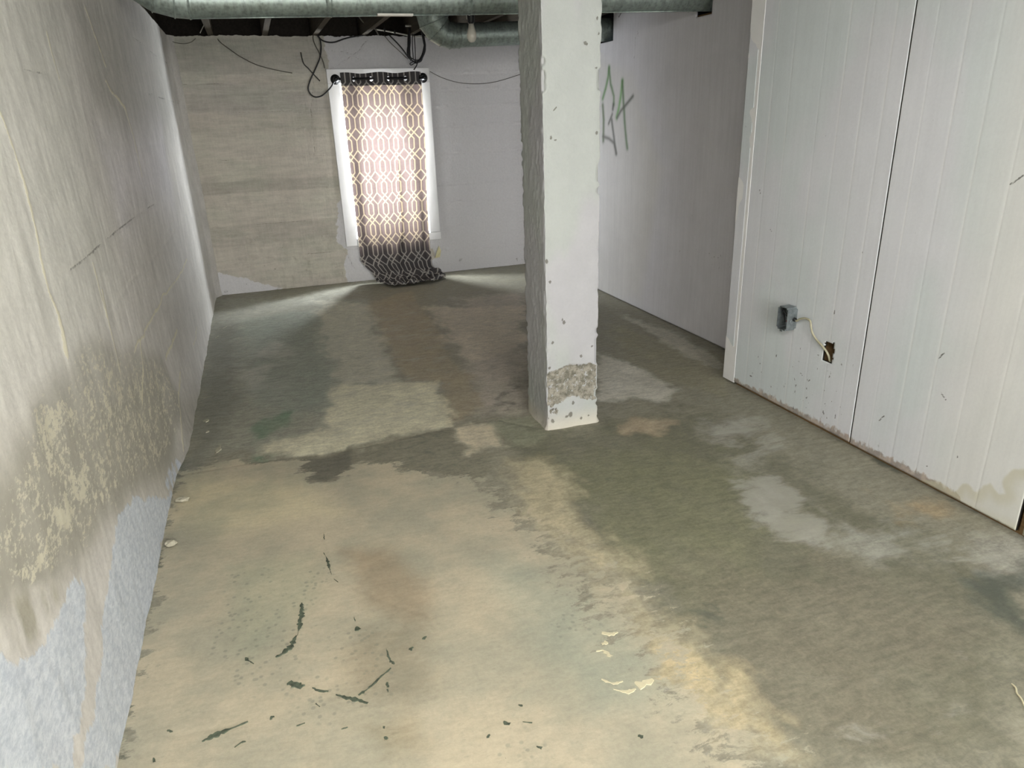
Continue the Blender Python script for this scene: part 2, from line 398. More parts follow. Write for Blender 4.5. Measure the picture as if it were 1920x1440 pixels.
MDRK = plain('painted_gap_shade', (38, 36, 30), 0.9, 0, 0.1); MMARK = plain('dark_green_paint_residue', (74, 82, 68), 0.75, 0, 0.45, 70, 0.3)
MCREAM = plain('cream_paint_flake', (206, 199, 168), 0.7, 0, 0.08, 60, 0.2); MCHIP = plain('concrete_chip', (168, 163, 144), 0.85, 0, 0.12, 60, 0.4)
MRED = plain('red_wire', (120, 40, 34), 0.5, 0, 0.1)
def mat_bulb():
    n = NT('frosted_bulb_glass', 0.25, 0.5)
    return n.col(tuple(lin((205, 202, 190))))
MBULB = mat_bulb()
def mat_pane():
    n = NT('window_glass', 0.05, 0.5); t = n.N('ShaderNodeBsdfTransparent'); g = n.N('ShaderNodeBsdfGlossy'); g.inputs['Roughness'].default_value = 0.03
    mx = n.N('ShaderNodeMixShader'); mx.inputs[0].default_value = 0.06
    n.t.links.new(t.outputs[0], mx.inputs[1]); n.t.links.new(g.outputs[0], mx.inputs[2]); n.t.links.new(mx.outputs[0], n.out.inputs[0]); return n.mat
MGLS = mat_pane()

# ------------------------------------------------------------------ floor
def build_floor():
    xs = np.arange(-0.12, 3.32, 0.0072)
    ys = list(np.arange(YREAR-0.6, 0.70, 0.12)); y = 0.70; st = 0.0068
    while y < D+0.36:
        ys.append(y)
        if y > 2.4: st = min(0.024, st*1.0062)
        y += st
    ys = np.array(ys); X, Y = np.meshgrid(xs, ys)
    wx = X+0.05*(fbm(X*6, Y*6, 1)-0.5)+0.02*(fbm(X*30, Y*30, 2)-0.5)
    wy = Y+0.05*(fbm(X*6, Y*6, 5)-0.5)+0.02*(fbm(X*30, Y*30, 6)-0.5)
    C = np.empty(X.shape+(3,)); C[:] = lin((140, 137, 121))
    NA = fbm(X*5, Y*5, 14, 3); NB = fbm(X*26, Y*17, 16, 4); NC = fbm(X*11, Y*6, 18, 5)
    def lay(poly, c, soft, op=1.0, gate=0.0, gs=4.0, seed=9):
        s = sdf(wx, wy, fl(poly))+(soft*.8+.035)*(2.4*(NA-.5)+1.6*(NB-.5)); s = sstep(s, -soft-.012, soft+.012)*(.72+.55*(NC-.3))
        s = np.clip(s, 0, 1)
        if gate: s = s*sstep(fbm(X*gs, Y*gs, seed), gate-0.12, gate+0.12)
        C[:] = C+(lin(c)-C)*(s*op)[..., None]
    # soft colour regions of the bare slab, far ones lightened to offset light falloff
    lay([(380,560),(690,560),(760,720),(830,790),(480,860),(350,870)], (156,156,142), .10)
    lay([(860,560),(985,545),(990,770),(900,770),(840,650)], (179,170,156), .10)
    lay([(930,810),(1110,800),(1340,760),(1430,830),(1700,1000),(1920,1080),(1920,1440),(1500,1440),(1250,1180),(1080,1000)], (110,109,92), .10)
    lay([(1020,870),(1250,820),(1420,900),(1480,1080),(1300,1150),(1120,1030)], (120,120,96), .14, .9)
    lay([(1280,1090),(1600,1040),(1830,1180),(1760,1330),(1600,1440),(1420,1380)], (124,119,103), .16, .8)
    lay([(1130,600),(1350,670),(1350,740),(1250,720),(1180,680)], (146,142,121), .05)
    lay([(1120,660),(1200,690),(1275,730),(1230,750),(1120,755)], (206,203,190), .03, .9)
    lay([(1150,585),(1260,620),(1350,680),(1345,690),(1240,640)], (197,194,181), .02, .7)
    lay([(390,590),(450,590),(450,760),(425,820),(385,870),(350,880)], (125,125,114), .05, .9)
    lay([(455,600),(600,580),(640,640),(640,760),(560,790),(470,760)], (142,149,137), .08, .8)
    lay([(690,565),(770,545),(815,610),(870,690),(905,760),(850,795),(822,716),(752,716),(722,645)], (159,148,125), .022, .95)
    lay([(800,575),(985,575),(985,640),(880,690),(830,620)], (201,190,170), .05, .8)
    lay([(590,560),(680,570),(720,640),(750,716),(640,720),(610,640)], (192,189,170), .06, .9)
    lay([(620,722),(822,716),(848,798),(700,835),(600,850),(480,856),(500,830),(610,800)], (219,214,186), .03, .9)
    lay([(420,690),(520,640),(560,660),(470,720)], (194,192,179), .06, .6, .5)
    lay([(470,800),(545,768),(562,790),(480,832)], (110,132,110), .025, .85)
    lay([(462,852),(515,850),(500,868),(468,868)], (107,134,110), .015, .85)
    lay([(568,862),(640,848),(720,826),(846,802),(900,800),(930,870),(900,900),(800,880),(742,872),(660,868),(620,902),(575,898)], (127,124,108), .012, .95)
    lay([(570,870),(650,850),(655,880),(610,902),(578,896)], (103,101,90), .012, .9)
    lay([(850,800),(925,795),(945,835),(880,850)], (217,206,179), .02, .8)
    lay([(930,790),(1000,780),(1020,815),(960,835)], (142,144,123), .03, .9)
    lay([(1190,790),(1260,790),(1240,815),(1180,812)], (192,173,146), .03, .7)
    lay([(950,860),(1040,880),(1110,1000),(1240,1150),(1350,1270),(1500,1440),(1380,1440),(1260,1240),(1120,1090),(1000,980)], (187,177,148), .07, .9)
    lay([(1260,1230),(1340,1260),(1420,1370),(1350,1380)], (203,186,145), .07, .7)
    lay([(1390,915),(1440,905),(1535,980),(1530,1012),(1450,1000),(1410,960)], (170,170,162), .06, .55, .46, 9)
    lay([(1310,790),(1400,788),(1440,840),(1400,880),(1330,820)], (182,179,169), .07, .5, .42, 8)
    lay([(1560,1000),(1690,980),(1760,1040),(1640,1060)], (168,168,157), .08, .7, .5, 6)
    lay([(1820,1010),(1920,1010),(1920,1080),(1850,1090)], (180,180,171), .06, .6)
    lay([(1800,1090),(1920,1075),(1920,1170),(1850,1150)], (78,85,78), .05, .95)
    lay([(1640,930),(1760,940),(1780,960),(1700,960)], (175,150,113), .07, .6)
    lay([(395,590),(690,528),(690,545),(420,610)], (186,186,173), .10, .5)  # pale wedge painted along the window's light streak
    # stains and one falloff-lightened patch in the cream coat (read through the multiply tint)
    cream = fl([(150,1500),(215,1440),(296,1050),(322,930),(338,888),(370,880),(440,862),(500,866),(565,866),(574,898),(612,904),(650,882),(664,870),(740,868),(748,884),(830,892),(900,902),(925,938),(965,965),(1015,1005),(1075,1062),(1120,1102),(1180,1165),(1240,1232),(1290,1292),(1350,1372),(1420,1460),(1400,1700),(200,1700)])
    s = sdf(wx, wy, cream); cr = np.clip(0.5+s/(0.10+0.26*sstep(X-0.25*(Y-1), .75, 1.2))*0.5, 0, 1)
    C2 = np.empty_like(C); C2[:] = lin((206, 206, 206))
    def layc(poly, c, soft, op=1.0):
        k = sstep(sdf(wx, wy, fl(poly)), -soft, soft)*op; C2[:] = C2+(lin(c)-C2)*k[..., None]
    layc([(640,1030),(720,1025),(800,1090),(810,1160),(760,1180),(690,1130)], (176,164,156), .06, .9)
    layc([(690,1180),(800,1170),(810,1290),(760,1330),(650,1300),(640,1230)], (168,164,160), .07, .9)
    layc([(680,1360),(770,1350),(790,1400),(720,1420)], (168,164,156), .05, .8)
    layc([(960,1040),(1180,1170),(1300,1330),(1120,1330),(1000,1200),(900,1060)], (190,200,204), .08, .95)
    layc([(340,900),(560,900),(640,960),(420,1000),(330,980)], (232,232,222), .10, .9)  # tint lightened to make up for lamp falloff here
    layc([(430,1060),(580,1040),(600,1120),(470,1230),(440,1200)], (186,196,194), .07, .8)
    C2 = C2*0.62
    pale = np.zeros(X.shape); dark = np.zeros(X.shape); spots = np.zeros(X.shape)
    def add(A, poly, soft, v): A[:] = np.maximum(A, v*sstep(sdf(wx, wy, fl(poly)), -soft, soft))
    pale[:] = 0.10
    add(pale, [(1360,900),(1460,890),(1560,980),(1560,1030),(1440,1010)], .08, .75)
    add(pale, [(1300,780),(1450,780),(1500,850),(1380,880)], .08, .45)
    add(pale, [(1500,960),(1900,980),(1920,1080),(1600,1060)], .1, .42)
    add(pale, [(600,640),(760,560),(860,640),(840,800),(600,840)], .1, .35)
    add(pale, [(880,560),(985,560),(985,700),(900,700)], .1, .3)
    add(pale, [(930,920),(1100,1010),(1300,1200),(1500,1440),(1300,1440),(1050,1080)], .1, .3)
    add(pale, [(1500,1250),(1900,1200),(1920,1440),(1500,1440)], .15, .3)
    add(pale, [(420,660),(560,640),(560,760),(440,760)], .1, .4)
    add(dark, [(1100,1150),(1340,1080),(1400,1200),(1300,1230)], .08, .35)
    add(dark, [(1800,1070),(1920,1060),(1920,1180),(1840,1160)], .08, .6)
    add(dark, [(960,690),(990,690),(990,780),(900,780)], .08, .45)
    add(dark, [(560,850),(850,800),(900,880),(600,900)], .04, .35)
    add(dark, [(1050,880),(1300,850),(1250,980),(1120,960)], .12, .3)
    add(dark, [(620,1180),(740,1190),(740,1270),(620,1260)], .05, .42)
    add(spots, [(400,1060),(620,1060),(580,1300),(440,1330),(390,1250)], .06, .75)
    add(spots, [(620,1180),(740,1180),(760,1330),(640,1400),(520,1340)], .06, .7)
    add(spots, [(560,900),(900,850),(940,950),(880,960)], .06, .4)
    add(spots, [(900,1340),(1060,1340),(1060,1440),(900,1440)], .05, .55)
    add(spots, [(1000,1060),(1120,1080),(1160,1230),(1050,1230)], .06, .6)
    # relief: slab joint, slight swell, cracks
    Z = 0.004*(fbm(X*1.5, Y*1.5, 20)-0.5)+0.0015*(fbm(X*20, Y*20, 24)-0.5)
    jl = fl([(338,890),(470,868),(640,846),(760,822),(850,800),(925,786),(1000,800)])
    dj = pld(wx*0.4+X*0.6, wy*0.4+Y*0.6, jl); Z -= 0.003*np.exp(-(dj/0.007)**2)
    
    for cpl in ([(610,1010),(622,1070),(640,1090),(720,1125),(800,1150),(822,1180)], [(300,1378),(400,1372),(470,1350)], [(880,860),(915,835)], [(1770,1165),(1810,1182),(1860,1198),(1900,1216)]):
        dc = pld(wx, wy, fl(cpl)); Z -= 0.0012*np.exp(-(dc/0.006)**2); dark = np.maximum(dark, 0.38*np.exp(-(dc/0.008)**2))
    dark = np.maximum(dark, 0.5*np.exp(-(dj/0.010)**2)); 
    # dirt in the angle of floor and wall
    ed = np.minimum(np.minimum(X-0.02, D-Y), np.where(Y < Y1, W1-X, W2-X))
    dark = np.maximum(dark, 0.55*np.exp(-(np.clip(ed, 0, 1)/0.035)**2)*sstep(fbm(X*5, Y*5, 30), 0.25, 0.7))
    M = np.stack([cr, pale, dark, spots], -1)
    o = struct(grid('floor', np.stack([X, Y, Z], -1), MF, col=C, msk=M, tint=C2), 'bare concrete floor with worn cream paint and olive stains')
    # paint residue: scraped dark strips and flakes that stand on the slab
    rng = random.Random(3)
    def mark(pl, wid, mat, jag=0.5, h=0.0030):
        P = catmull([(a, b, 0) for a, b in fl(pl)], 1)
        seg = sum(np.linalg.norm(P[i+1]-P[i]) for i in range(len(P)-1)); n = max(3, int(seg/0.006/max(1, len(P)-1)))
        P = catmull([(a, b, 0) for a, b in fl(pl)], n); L = len(P); V = []; F = []; wob = rng.random()*50
        for i, p in enumerate(P):
            t = P[min(i+1, L-1)]-P[max(i-1, 0)]; t /= np.linalg.norm(t)+1e-9; nn = np.array([-t[1], t[0], 0])
            e = math.sin(math.pi*min(1, (i+0.5)/L))**0.5
            big = float(fbm(np.array([wob+i*.22]), np.array([wob]), 12)[0]); e *= min(1.25, max(.06, (big-.26)*3.2))
            a = wid*e*(1-jag*rng.random()); b = wid*e*(1-jag*rng.random()); z = 0.0012+h
            V += [p+nn*a-[0, 0, .002], p+nn*a*0.85+[0, 0, z], p-nn*b*0.85+[0, 0, z], p-nn*b-[0, 0, .002]]
        for i in range(L-1):
            for k in range(3): F.append((4*i+k, 4*i+k+1, 4*i+5+k, 4*i+4+k))
        mesh('paint_mark' if mat is MMARK else 'paint_flake', V, F, mat, o, False)
    for pl, wd_ in [([(566,1131),(564,1158),(558,1192)], .010), ([(556,1192),(548,1208),(536,1222),(517,1233)], .011),
                    ([(460,1234),(468,1240),(476,1245)], .011), ([(538,1283),(550,1281),(560,1287),(572,1285)], .012),
                    ([(586,1290),(600,1296),(616,1297)], .006), ([(630,1303),(648,1308),(668,1312),(690,1319)], .008),
                    ([(672,1304),(690,1292),(712,1272),(733,1253)], .007), ([(724,1216),(730,1236),(740,1246)], .012),
                    ([(379,1391),(400,1380),(430,1368),(465,1353)], .010), ([(440,1402),(452,1393),(461,1391)], .005),
                    ([(668,1176),(674,1182)], .010), ([(664,1158),(666,1166)], .007), ([(607,1000),(608,1012)], .005),
                    ([(607,1037),(613,1048),(617,1064),(622,1078)], .006), ([(626,1086),(634,1092)], .006),
                    ([(792,1199),(800,1194)], .007), ([(768,1220),(774,1214)], .009), ([(726,1280),(727,1290)], .006),
                    ([(727,1293),(728,1300)], .007), ([(722,1382),(724,1388)], .007), ([(718,1364),(722,1364)], .006),
                    ([(972,1322),(980,1324)], .008), ([(944,1354),(956,1359)], .008), ([(980,1354),(998,1356)], .008),
                    ([(1006,1400),(1016,1404)], .010), ([(914,1380),(918,1382)], .009), ([(1196,1380),(1206,1382)], .008),
                    ([(508,1344),(512,1347)], .008), ([(592,1320),(600,1326)], .007), ([(556,1362),(572,1356)], .007),
                    ([(288,1422),(290,1430)], .008), ([(314,1370),(324,1372)], .005), ([(640,1368),(652,1364)], .006)]:
        mark(pl, wd_*1.05, MMARK, 0.85, .0014)
    for pl, wd_ in [([(1128,1274),(1150,1282),(1168,1278)], .014), ([(1150,1293),(1178,1298),(1192,1292)], .014), ([(1190,1280),(1206,1284),(1224,1274)], .014),
                    ([(1128,1188),(1146,1190),(1158,1186)], .012), ([(1118,1222),(1132,1220),(1146,1232)], .013), ([(1128,1208),(1140,1206)], .011),
                    ([(440,1), (445, 2)], .0)][:6]:
        mark(pl, wd_*1.5, MCREAM, 0.8, h=0.0012)
    for pl, wd_ in [([(404,852),(410,842),(414,835)], .016), ([(384,792),(390,786)], .014), ([(386,812),(391,808)], .009), ([(418,616),(426,612)], .010), ([(404,634),(410,630)], .008)]:
        mark(pl, wd_, MCHIP, 0.5, h=0.002)
    return o
FLOOR = build_floor()

# ------------------------------------------------------------------ left wall
def build_left():
    ys = np.concatenate([np.arange(YREAR, 0.8, 0.12), np.arange(0.8, 4.0, 0.0095), np.arange(4.0, D+0.06, 0.016)])
    zs = np.concatenate([np.arange(-0.03, HW, 0.0105), [HW]])
    Y, Z = np.meshgrid(ys, zs)
    wy = Y+0.05*(fbm(Y*7, Z*4, 31)-0.5)+0.015*(fbm(Y*30, Z*20, 33)-0.5); wz = Z+0.05*(fbm(Y*6, Z*6, 36)-0.5)
    X = 0.0366*sstep(Y, 3.10, 3.45)*sstep(-Z, -0.5, 0.1)+0.0366*sstep(Y, 3.0, 5.0)*(1-sstep(-Z, -0.5, 0.1))
    X += 0.020*(fbm(Y*1.2, Z*1.2, 40)-0.5)*sstep(Z, 0.05, 0.35)+0.006*(fbm(Y*9, Z*3.5, 41)-0.5)+0.003*(fbm(Y*40, Z*16, 44)-0.5)
    X += 0.05*sstep(Y, D-0.10, D+0.02)                         # coved strip in the corner
    X += 0.010*sstep(-Z, -0.10, 0.02)*(fbm(Y*5, Z*5, 46))
    C = np.empty(X.shape+(3,)); C[:] = lin((203, 200, 194))
    def lay(poly, c, soft, op=1.0):
        s = sstep(sdf(wy, wz, lw(poly)), -soft, soft)*op; C[:] = C+(lin(c)-C)*s[..., None]
    lay([(-300,-300),(120,-60),(150,300),(220,520),(160,700),(-300,900)], (200,199,191), .25, .9)
    lay([(120,-60),(300,20),(318,250),(250,280),(180,200)], (172,170,163), .2, .9)
    lay([(190,270),(290,240),(320,400),(230,430)], (208,205,206), .2, .9)
    lay([(250,420),(360,380),(400,560),(330,760),(260,640)], (192,189,183), .25, .9)
    lay([(-200,900),(120,760),(300,700),(330,900),(220,960),(60,1160),(-200,1250)], (176,173,162), .1, .9)
    lay([(300,760),(372,720),(352,880),(320,930),(290,860)], (172,169,159), .08, .8)
    C[:] = C+(lin((196, 193, 187))-C)*(sstep(Y, D-0.11, D-0.03))[..., None]  # lit band of the corner cove, put into the colour
    R_ = np.zeros(X.shape); G_ = np.zeros(X.shape); B_ = np.zeros(X.shape); A_ = np.zeros(X.shape)
    def add(A, poly, soft, v): A[:] = np.maximum(A, v*sstep(sdf(wy, wz, lw(poly)), -soft, soft))
    add(R_, [(55,760),(110,700),(165,630),(230,650),(300,660),(330,760),(320,870),(230,950),(140,1070),(40,1140),(-60,1180),(-40,1000),(20,860)], .10, .85)
    add(R_, [(60,760),(120,740),(130,860),(70,880)], .06, 1.15)
    add(R_, [(90,940),(160,840),(190,900),(110,1070),(20,1120)], .05, 1.05)
    add(R_, [(320,500),(385,480),(380,640),(330,700),(300,640)], .2, .35)
    R_[:] = np.maximum(R_, 0.18*sstep(-Z, -0.9, -0.1))
    add(G_, [(222,960),(262,935),(322,925),(300,1040),(272,1180),(215,1450),(150,1450),(190,1250),(205,1080)], .05, .95)
    add(G_, [(142,1080),(165,1090),(160,1300),(140,1450),(-400,1500),(-400,1180),(-100,1190),(20,1230),(90,1190)], .06, .95)
    add(G_, [(320,860),(352,862),(325,925),(300,930)], .05, .6)
    # level cracks between the old form boards
    def level(z0, ya, yb, wob, seed, s=1.0):
        zz = z0+wob*(fbm(Y*2.2, Y*0+3, seed)-0.5)
        k = np.exp(-((Z-zz)/0.007)**2)*sstep(Y, ya, ya+.1)*sstep(-Y, -yb, -yb+.1)*sstep(fbm(Y*7, Y*0+9, seed+3), .3, .55)
        B_[:] = np.maximum(B_, s*k)
        return -0.002*k
    X += level(1.606, 1.7, 2.75, .03, 50, .62) + level(1.085, 2.2, 4.3, .03, 51, .9) + level(1.90, 4.5, 6.8, .02, 52, .8) + level(1.63, 4.4, 6.8, .02, 53, .9)
    X += level(0.86, 2.6, 6.0, .04, 54, .55) + level(1.36, 4.2, 6.7, .02, 55, .5) + level(0.42, 4.0, 6.6, .03, 56, .5)
    for pl, r in [([(0,215),(20,270),(40,330),(58,400),(76,490),(88,540),(108,590),(118,630),(126,665)], .0085), ([(108,590),(114,615),(122,655)], .016), ([(170,490),(182,535),(195,580),(206,620),(224,700)], .008), ([(192,550),(199,595)], .013),
                  ([(88,60),(104,120),(112,148)], .009), ([(340,490),(300,560),(272,618),(252,660)], .008), ([(326,622),(318,650),(308,676)], .012),
                  ([(331,700),(326,740),(327,790),(333,850)], .010), ([(262,640),(268,700),(268,760)], .012), ([(195,150),(228,200),(245,260),(260,330)], .010),
                  ([(160,20),(176,70),(195,120)], .010), ([(358,615),(352,650)], .008), ([(395,300),(388,420),(400,500)], .006)]:
        d = pld(Y+0.012*(fbm(Y*20, Z*20, 60)-.5), wz, lw(pl)); k = np.exp(-(d/r)**2); A_[:] = np.maximum(A_, k); X += 0.0018*k
    sme = sstep(sdf(wy, wz, lw([(70,1090),(112,1085),(125,1110),(95,1160),(60,1200),(25,1215),(30,1170),(20,1120)])), -.02, .03)
    R_ *= 1-.9*sme; G_ *= 1-.95*sme; C[:] = C+(lin((142, 138, 118))-C)*(sme*.65*sstep(fbm(Y*40, Z*9, 71), .3, .6))[..., None]          # smooth trowelled smear
    keep = None
    return struct(grid('wall_left', np.stack([X, Y, Z], -1), MWL, col=C, msk=np.stack([R_, G_, B_, A_], -1)), 'grey concrete wall with flaking paint and pale crust')
build_left()

# ------------------------------------------------------------------ back wall with the window opening
OX0, OX1, OZ0, OZ1 = 1.352, 2.058, 0.410, 1.770
def build_back():
    def axis(a, b, st, fixed):
        v = list(np.arange(a, b, st))+[b]; v = [t for t in v if all(abs(t-f) > st*0.45 for f in fixed)]+list(fixed); return np.array(sorted(v))
    xs = axis(0.0, W2+0.02, 0.0105, [OX0, OX1]); zs = axis(-0.03, HW, 0.0095, [OZ0, OZ1])
    X, Z = np.meshgrid(xs, zs)
    wx = X+0.05*(fbm(X*7, Z*7, 11)-.5)+0.02*(fbm(X*30, Z*30, 13)-.5); wz = Z+0.05*(fbm(X*7, Z*7, 15)-.5)
    C = np.empty(X.shape+(3,)); C[:] = lin((186, 180, 168))
    def lay(poly, c, soft, op=1.0):
        s = sstep(sdf(wx, wz, bw(poly)), -soft, soft)*op; C[:] = C+(lin(c)-C)*s[..., None]
    lay([(300,60),(610,60),(615,140),(330,150)], (176,173,163), .06, .8)
    lay([(330,150),(615,165),(622,215),(338,212)], (172,168,160), .03, .6)
    lay([(350,300),(560,300),(580,420),(370,420)], (180,174,162), .1, .7)
    paint = bw([(603,50),(618,128),(640,300),(634,420),(630,455),(652,470),(646,500),(655,540),(1200,540),(1200,50)])
    s = sdf(wx, wz, paint); pm = np.clip(0.5+s/0.05*0.5, 0, 1)
    foot = bw([(405,512),(440,520),(530,540),(560,560),(400,560)]); pm = np.maximum(pm, np.clip(0.5+sdf(wx, wz, foot)/0.05*0.5, 0, 1))
    bare = np.clip(0.5+sdf(wx, wz, bw([(798,478),(812,464),(820,482),(806,492)]))/0.03*.5, 0, 1); pm = pm*(1-bare)
    B_ = np.zeros(X.shape)
    lv_l = [1.834, 1.777, 1.698, 1.552, 1.381, 1.164, 0.987, 0.888, 0.784, 0.606, 0.436, 0.30]
    lv_r = [1.82, 1.682, 1.534, 1.368, 1.128, 0.845, 0.663, 0.446, 0.209]
    def boards(lv, side):
        off = np.zeros(X.shape)
        for i, z0 in enumerate(sorted(lv, reverse=True)):
            zz = z0+0.012*(fbm(X*1.6, X*0+i, 70+i)-.5)
            step = (RNG.random()-.5)*0.009
            off += step*sstep(zz-Z, -0.004, 0.004)
            k = np.exp(-((Z-zz)/0.006)**2)*sstep(fbm(X*6, X*0+5*i, 80+i), .28, .6)
            off -= 0.007*k; B_[:] = np.maximum(B_, k*side*(0.8 if i % 2 else 0.5))
            cr = np.exp(-((Z-zz-0.012)/0.012)**2)*sstep(fbm(X*26, Z*26, 90+i), .52, .7); off += 0.008*cr
        return off
    lf = sstep(-X, -1.75, -1.65)
    lvs = sorted(lv_l, reverse=True)
    for i, z0 in enumerate(lvs):                                   # each form board left its own tone
        zn = lvs[i+1] if i+1 < len(lvs) else 0; zz = z0+0.03*(fbm(X*1.6, X*0+i, 70+i)-.5)
        band = sstep(zz-Z, -.006, .01)*(1-sstep(zn-Z, -.006, .01))*lf
        C[:] = C*(1+band*((RNG.random()-.5)*.20+.10*(fbm(X*3, Z*14, 95)-.5)))[..., None]
    Yo = boards(lv_l, sstep(-X, -1.3, -1.2))*lf+boards(lv_r, 0.45*sstep(X, 1.9, 2.1))*(1-lf)
    Yo += 0.008*(fbm(X*1.5, Z*1.5, 25)-.5)+0.004*(fbm(X*14, Z*8, 26)-.5)
    # crumbling lower left, cracks over and under the window
    cl = sstep(-Z, -0.95, -0.3)*sstep(-X, -1.35, -1.1)
    Yo -= 0.014*cl*sstep(fbm(X*13, Z*13, 27), .55, .75)
    Yo += 0.006*cl*(fbm(X*30, Z*30, 28)-.5)
    B_ = np.maximum(B_, 0.7*cl*sstep(fbm(X*22, Z*26, 29), .70, .80))
    for pl in ([(612,132),(640,118),(660,102),(690,75)], [(622,95),(640,97),(655,101),(672,110),(680,115)], [(642,470),(656,480),(664,498),(672,505)], [(588,130),(584,200),(590,290)]):
        d = pld(wx, wz, bw(pl)); B_ = np.maximum(B_, .8*np.exp(-(d/.006)**2)); Yo -= .004*np.exp(-(d/.006)**2)
    B_ = np.maximum(B_, sstep(-Z, -0.30, -0.02)*sstep(X, 2.0, 2.2)*sstep(fbm(X*18, Z*18, 35), .70, .80)*0.9)
    B_ = np.maximum(B_, np.exp(-(Z/0.03)**2)*0.55*sstep(fbm(X*9, Z*9, 38), .3, .6))
    Yo -= 0.02*bare
    Zt = Z+sstep(Z, HW-.03, HW)*(.022*(fbm(X*16, X*0, 66)-.6)+.010*(fbm(X*60, X*0, 67)-.5))
    Pm = np.stack([X, D-Yo, Zt], -1)
    gx, gz = xs, zs
    cx = (gx[:-1]+gx[1:])/2; cz = (gz[:-1]+gz[1:])/2
    inside = ((cx[None, :] > OX0) & (cx[None, :] < OX1) & (cz[:, None] > OZ0) & (cz[:, None] < OZ1))
    wall = struct(grid('wall_back', Pm, MWB, keep=~inside, col=C, msk=np.stack([pm, pm*0, B_, B_*0], -1)), 'board-formed concrete back wall, beige left, white right')
    # thickness of the opening
    d0, d1 = D-0.004, D+0.30
    V = [(OX0,d0,OZ0),(OX1,d0,OZ0),(OX1,d0,OZ1),(OX0,d0,OZ1),(OX0,d1,OZ0),(OX1,d1,OZ0),(OX1,d1,OZ1),(OX0,d1,OZ1)]
    mesh('window_reveal', V, [(0,1,5,4),(1,2,6,5),(2,3,7,6),(3,0,4,7)], MTRIM, wall, False)
    return wall
WALLB = build_back()

# ------------------------------------------------------------------ panelled wall on the right, set-back wall beyond it
def wall_grid(name, fixed_y, ya, yb, za, zb, st, x, hole, colf, mat, parent=None, groove=(), fixed_z=()):
    def axis(a, b, s, fixed):
        v = list(np.arange(a, b, s))+[b]; v = [t for t in v if all(abs(t-f) > s*0.45 for f in fixed)]+[f for f in fixed if a <= f <= b]; return np.array(sorted(v))
    gy = [g+d for g in groove for d in (-.003, 0, .003)]
    ys = axis(ya, yb, st, list(fixed_y)+gy); zs = axis(za, zb, st, list(fixed_z))
    Y, Z = np.meshgrid(ys, zs); X = np.full(Y.shape, x)+0.0016*(fbm(Y*3, Z*3, 3)-.5)
    for g in groove: X += np.where(np.abs(Y-g) < .001, .0005, 0)
    C, M = colf(Y, Z, groove)
    cy = (ys[:-1]+ys[1:])/2; cz = (zs[:-1]+zs[1:])/2
    keep = ~hole(cy[None, :]+0*cz[:, None], cz[:, None]+0*cy[None, :]) if hole else None
    return grid(name, np.stack([X, Y, Z], -1), mat, parent, keep=keep, col=C, msk=M, flip=True)

FLECK = [((1760,672),(1771,661)), ((1764,736),(1773,750)), ((1648,830),(1646,843)), ((1653,851),(1652,855)), ((1658,779),(1648,789)), ((1567,777),(1566,784)),
         ((1565,583),(1564,589)), ((1406,704),(1410,706)), ((1501,699),(1504,703)), ((1469,721),(1470,725)), ((1516,715),(1518,712)), ((1547,757),(1548,760)), ((1456,665),(1455,669)),
         ((1894,346),(1920,328)), ((1424,355),(1426,363)), ((1447,434),(1445,431)), ((1511,747),(1514,745)), ((1490,733),(1490,736)), ((1575,829),(1578,828)), ((1738,874),(1739,874)), ((1795,855),(1795,857))]
SMUDGE = [((1824,418),(1840,408)), ((1826,248),(1834,247)), ((1749,228),(1755,222))]
def panel_col(Y, Z, groove):
    C = np.empty(Y.shape+(3,)); C[:] = lin((210, 212, 216))
    C[:] = C+(lin((204, 211, 212))-C)*sstep(fbm(Y*2.2, Z*1.4, 47), .4, .6)[..., None]
    C[:] = C+(lin((212, 212, 208))-C)*(sstep(-Y, -2.0, -1.6)*.8)[..., None]
    for g in groove: C[:] = C+(lin((224, 224, 222))-C)*(np.exp(-((Y-g)/.003)**2)*.4*sstep(fbm(Y*0+g*9, Z*3, 4), .3, .6))[..., None]
    R_ = np.zeros(Y.shape); G_ = np.zeros(Y.shape); B_ = np.zeros(Y.shape); A_ = np.zeros(Y.shape)
    hgt = 0.045+0.05*fbm(Y*5, Y*0, 48)*1.0
    R_ = np.clip(1.05-Z/hgt, 0, 1)*np.where(fbm(Y*3, Y*0+4, 49) > .3, 1, .5)
    R_ = np.maximum(R_, .6*np.exp(-((Y-YJ+.02)/.012)**2)*sstep(-Z, -.16, 0))
    bl = rw([(1690,905),(1760,900),(1790,920),(1803,903),(1815,905),(1830,925),(1845,910),(1858,906),(1872,925),(1884,925),(1880,905),(1890,890),(1900,882),(1960,880),(1960,1010),(1900,1000),(1700,905)])
    G_ = np.clip(.4+sdf(Y, Z, bl)/.10, 0, 1)
    for i, (a, b) in enumerate(FLECK):
        d = pld(Y, Z, rw([a, b])); B_ = np.maximum(B_, .95*np.exp(-(d/.0042)**2))
    for a, b in SMUDGE:
        d = pld(Y, Z, rw([a, b])); B_ = np.maximum(B_, .6*np.exp(-(d/.010)**2)*fbm(Y*60, Z*60, 5)*1.3)
    A_ = sstep(sdf(Y, Z, rw([(1400,660),(1600,640),(1620,780),(1560,830),(1440,760)])), -.06, .06)*1.0
    return C, np.stack([R_, G_, B_, A_], -1)
HY0, HY1, HZ0, HZ1 = 2.381, 2.440, 0.338, 0.437
def rag(y, z):
    j = 0.004*(fbm(y*60, z*60, 8)-.5)*2
    return (y+j > HY0) & (y+j < HY1) & (z+j > HZ0) & (z+j < HZ1)
wr = struct(box('wall_right', (W1+0.085, W2+0.10, YREAR, Y1-0.10, 0.0, HW+0.24), MSTUD), 'framed wall faced with white grooved panels')
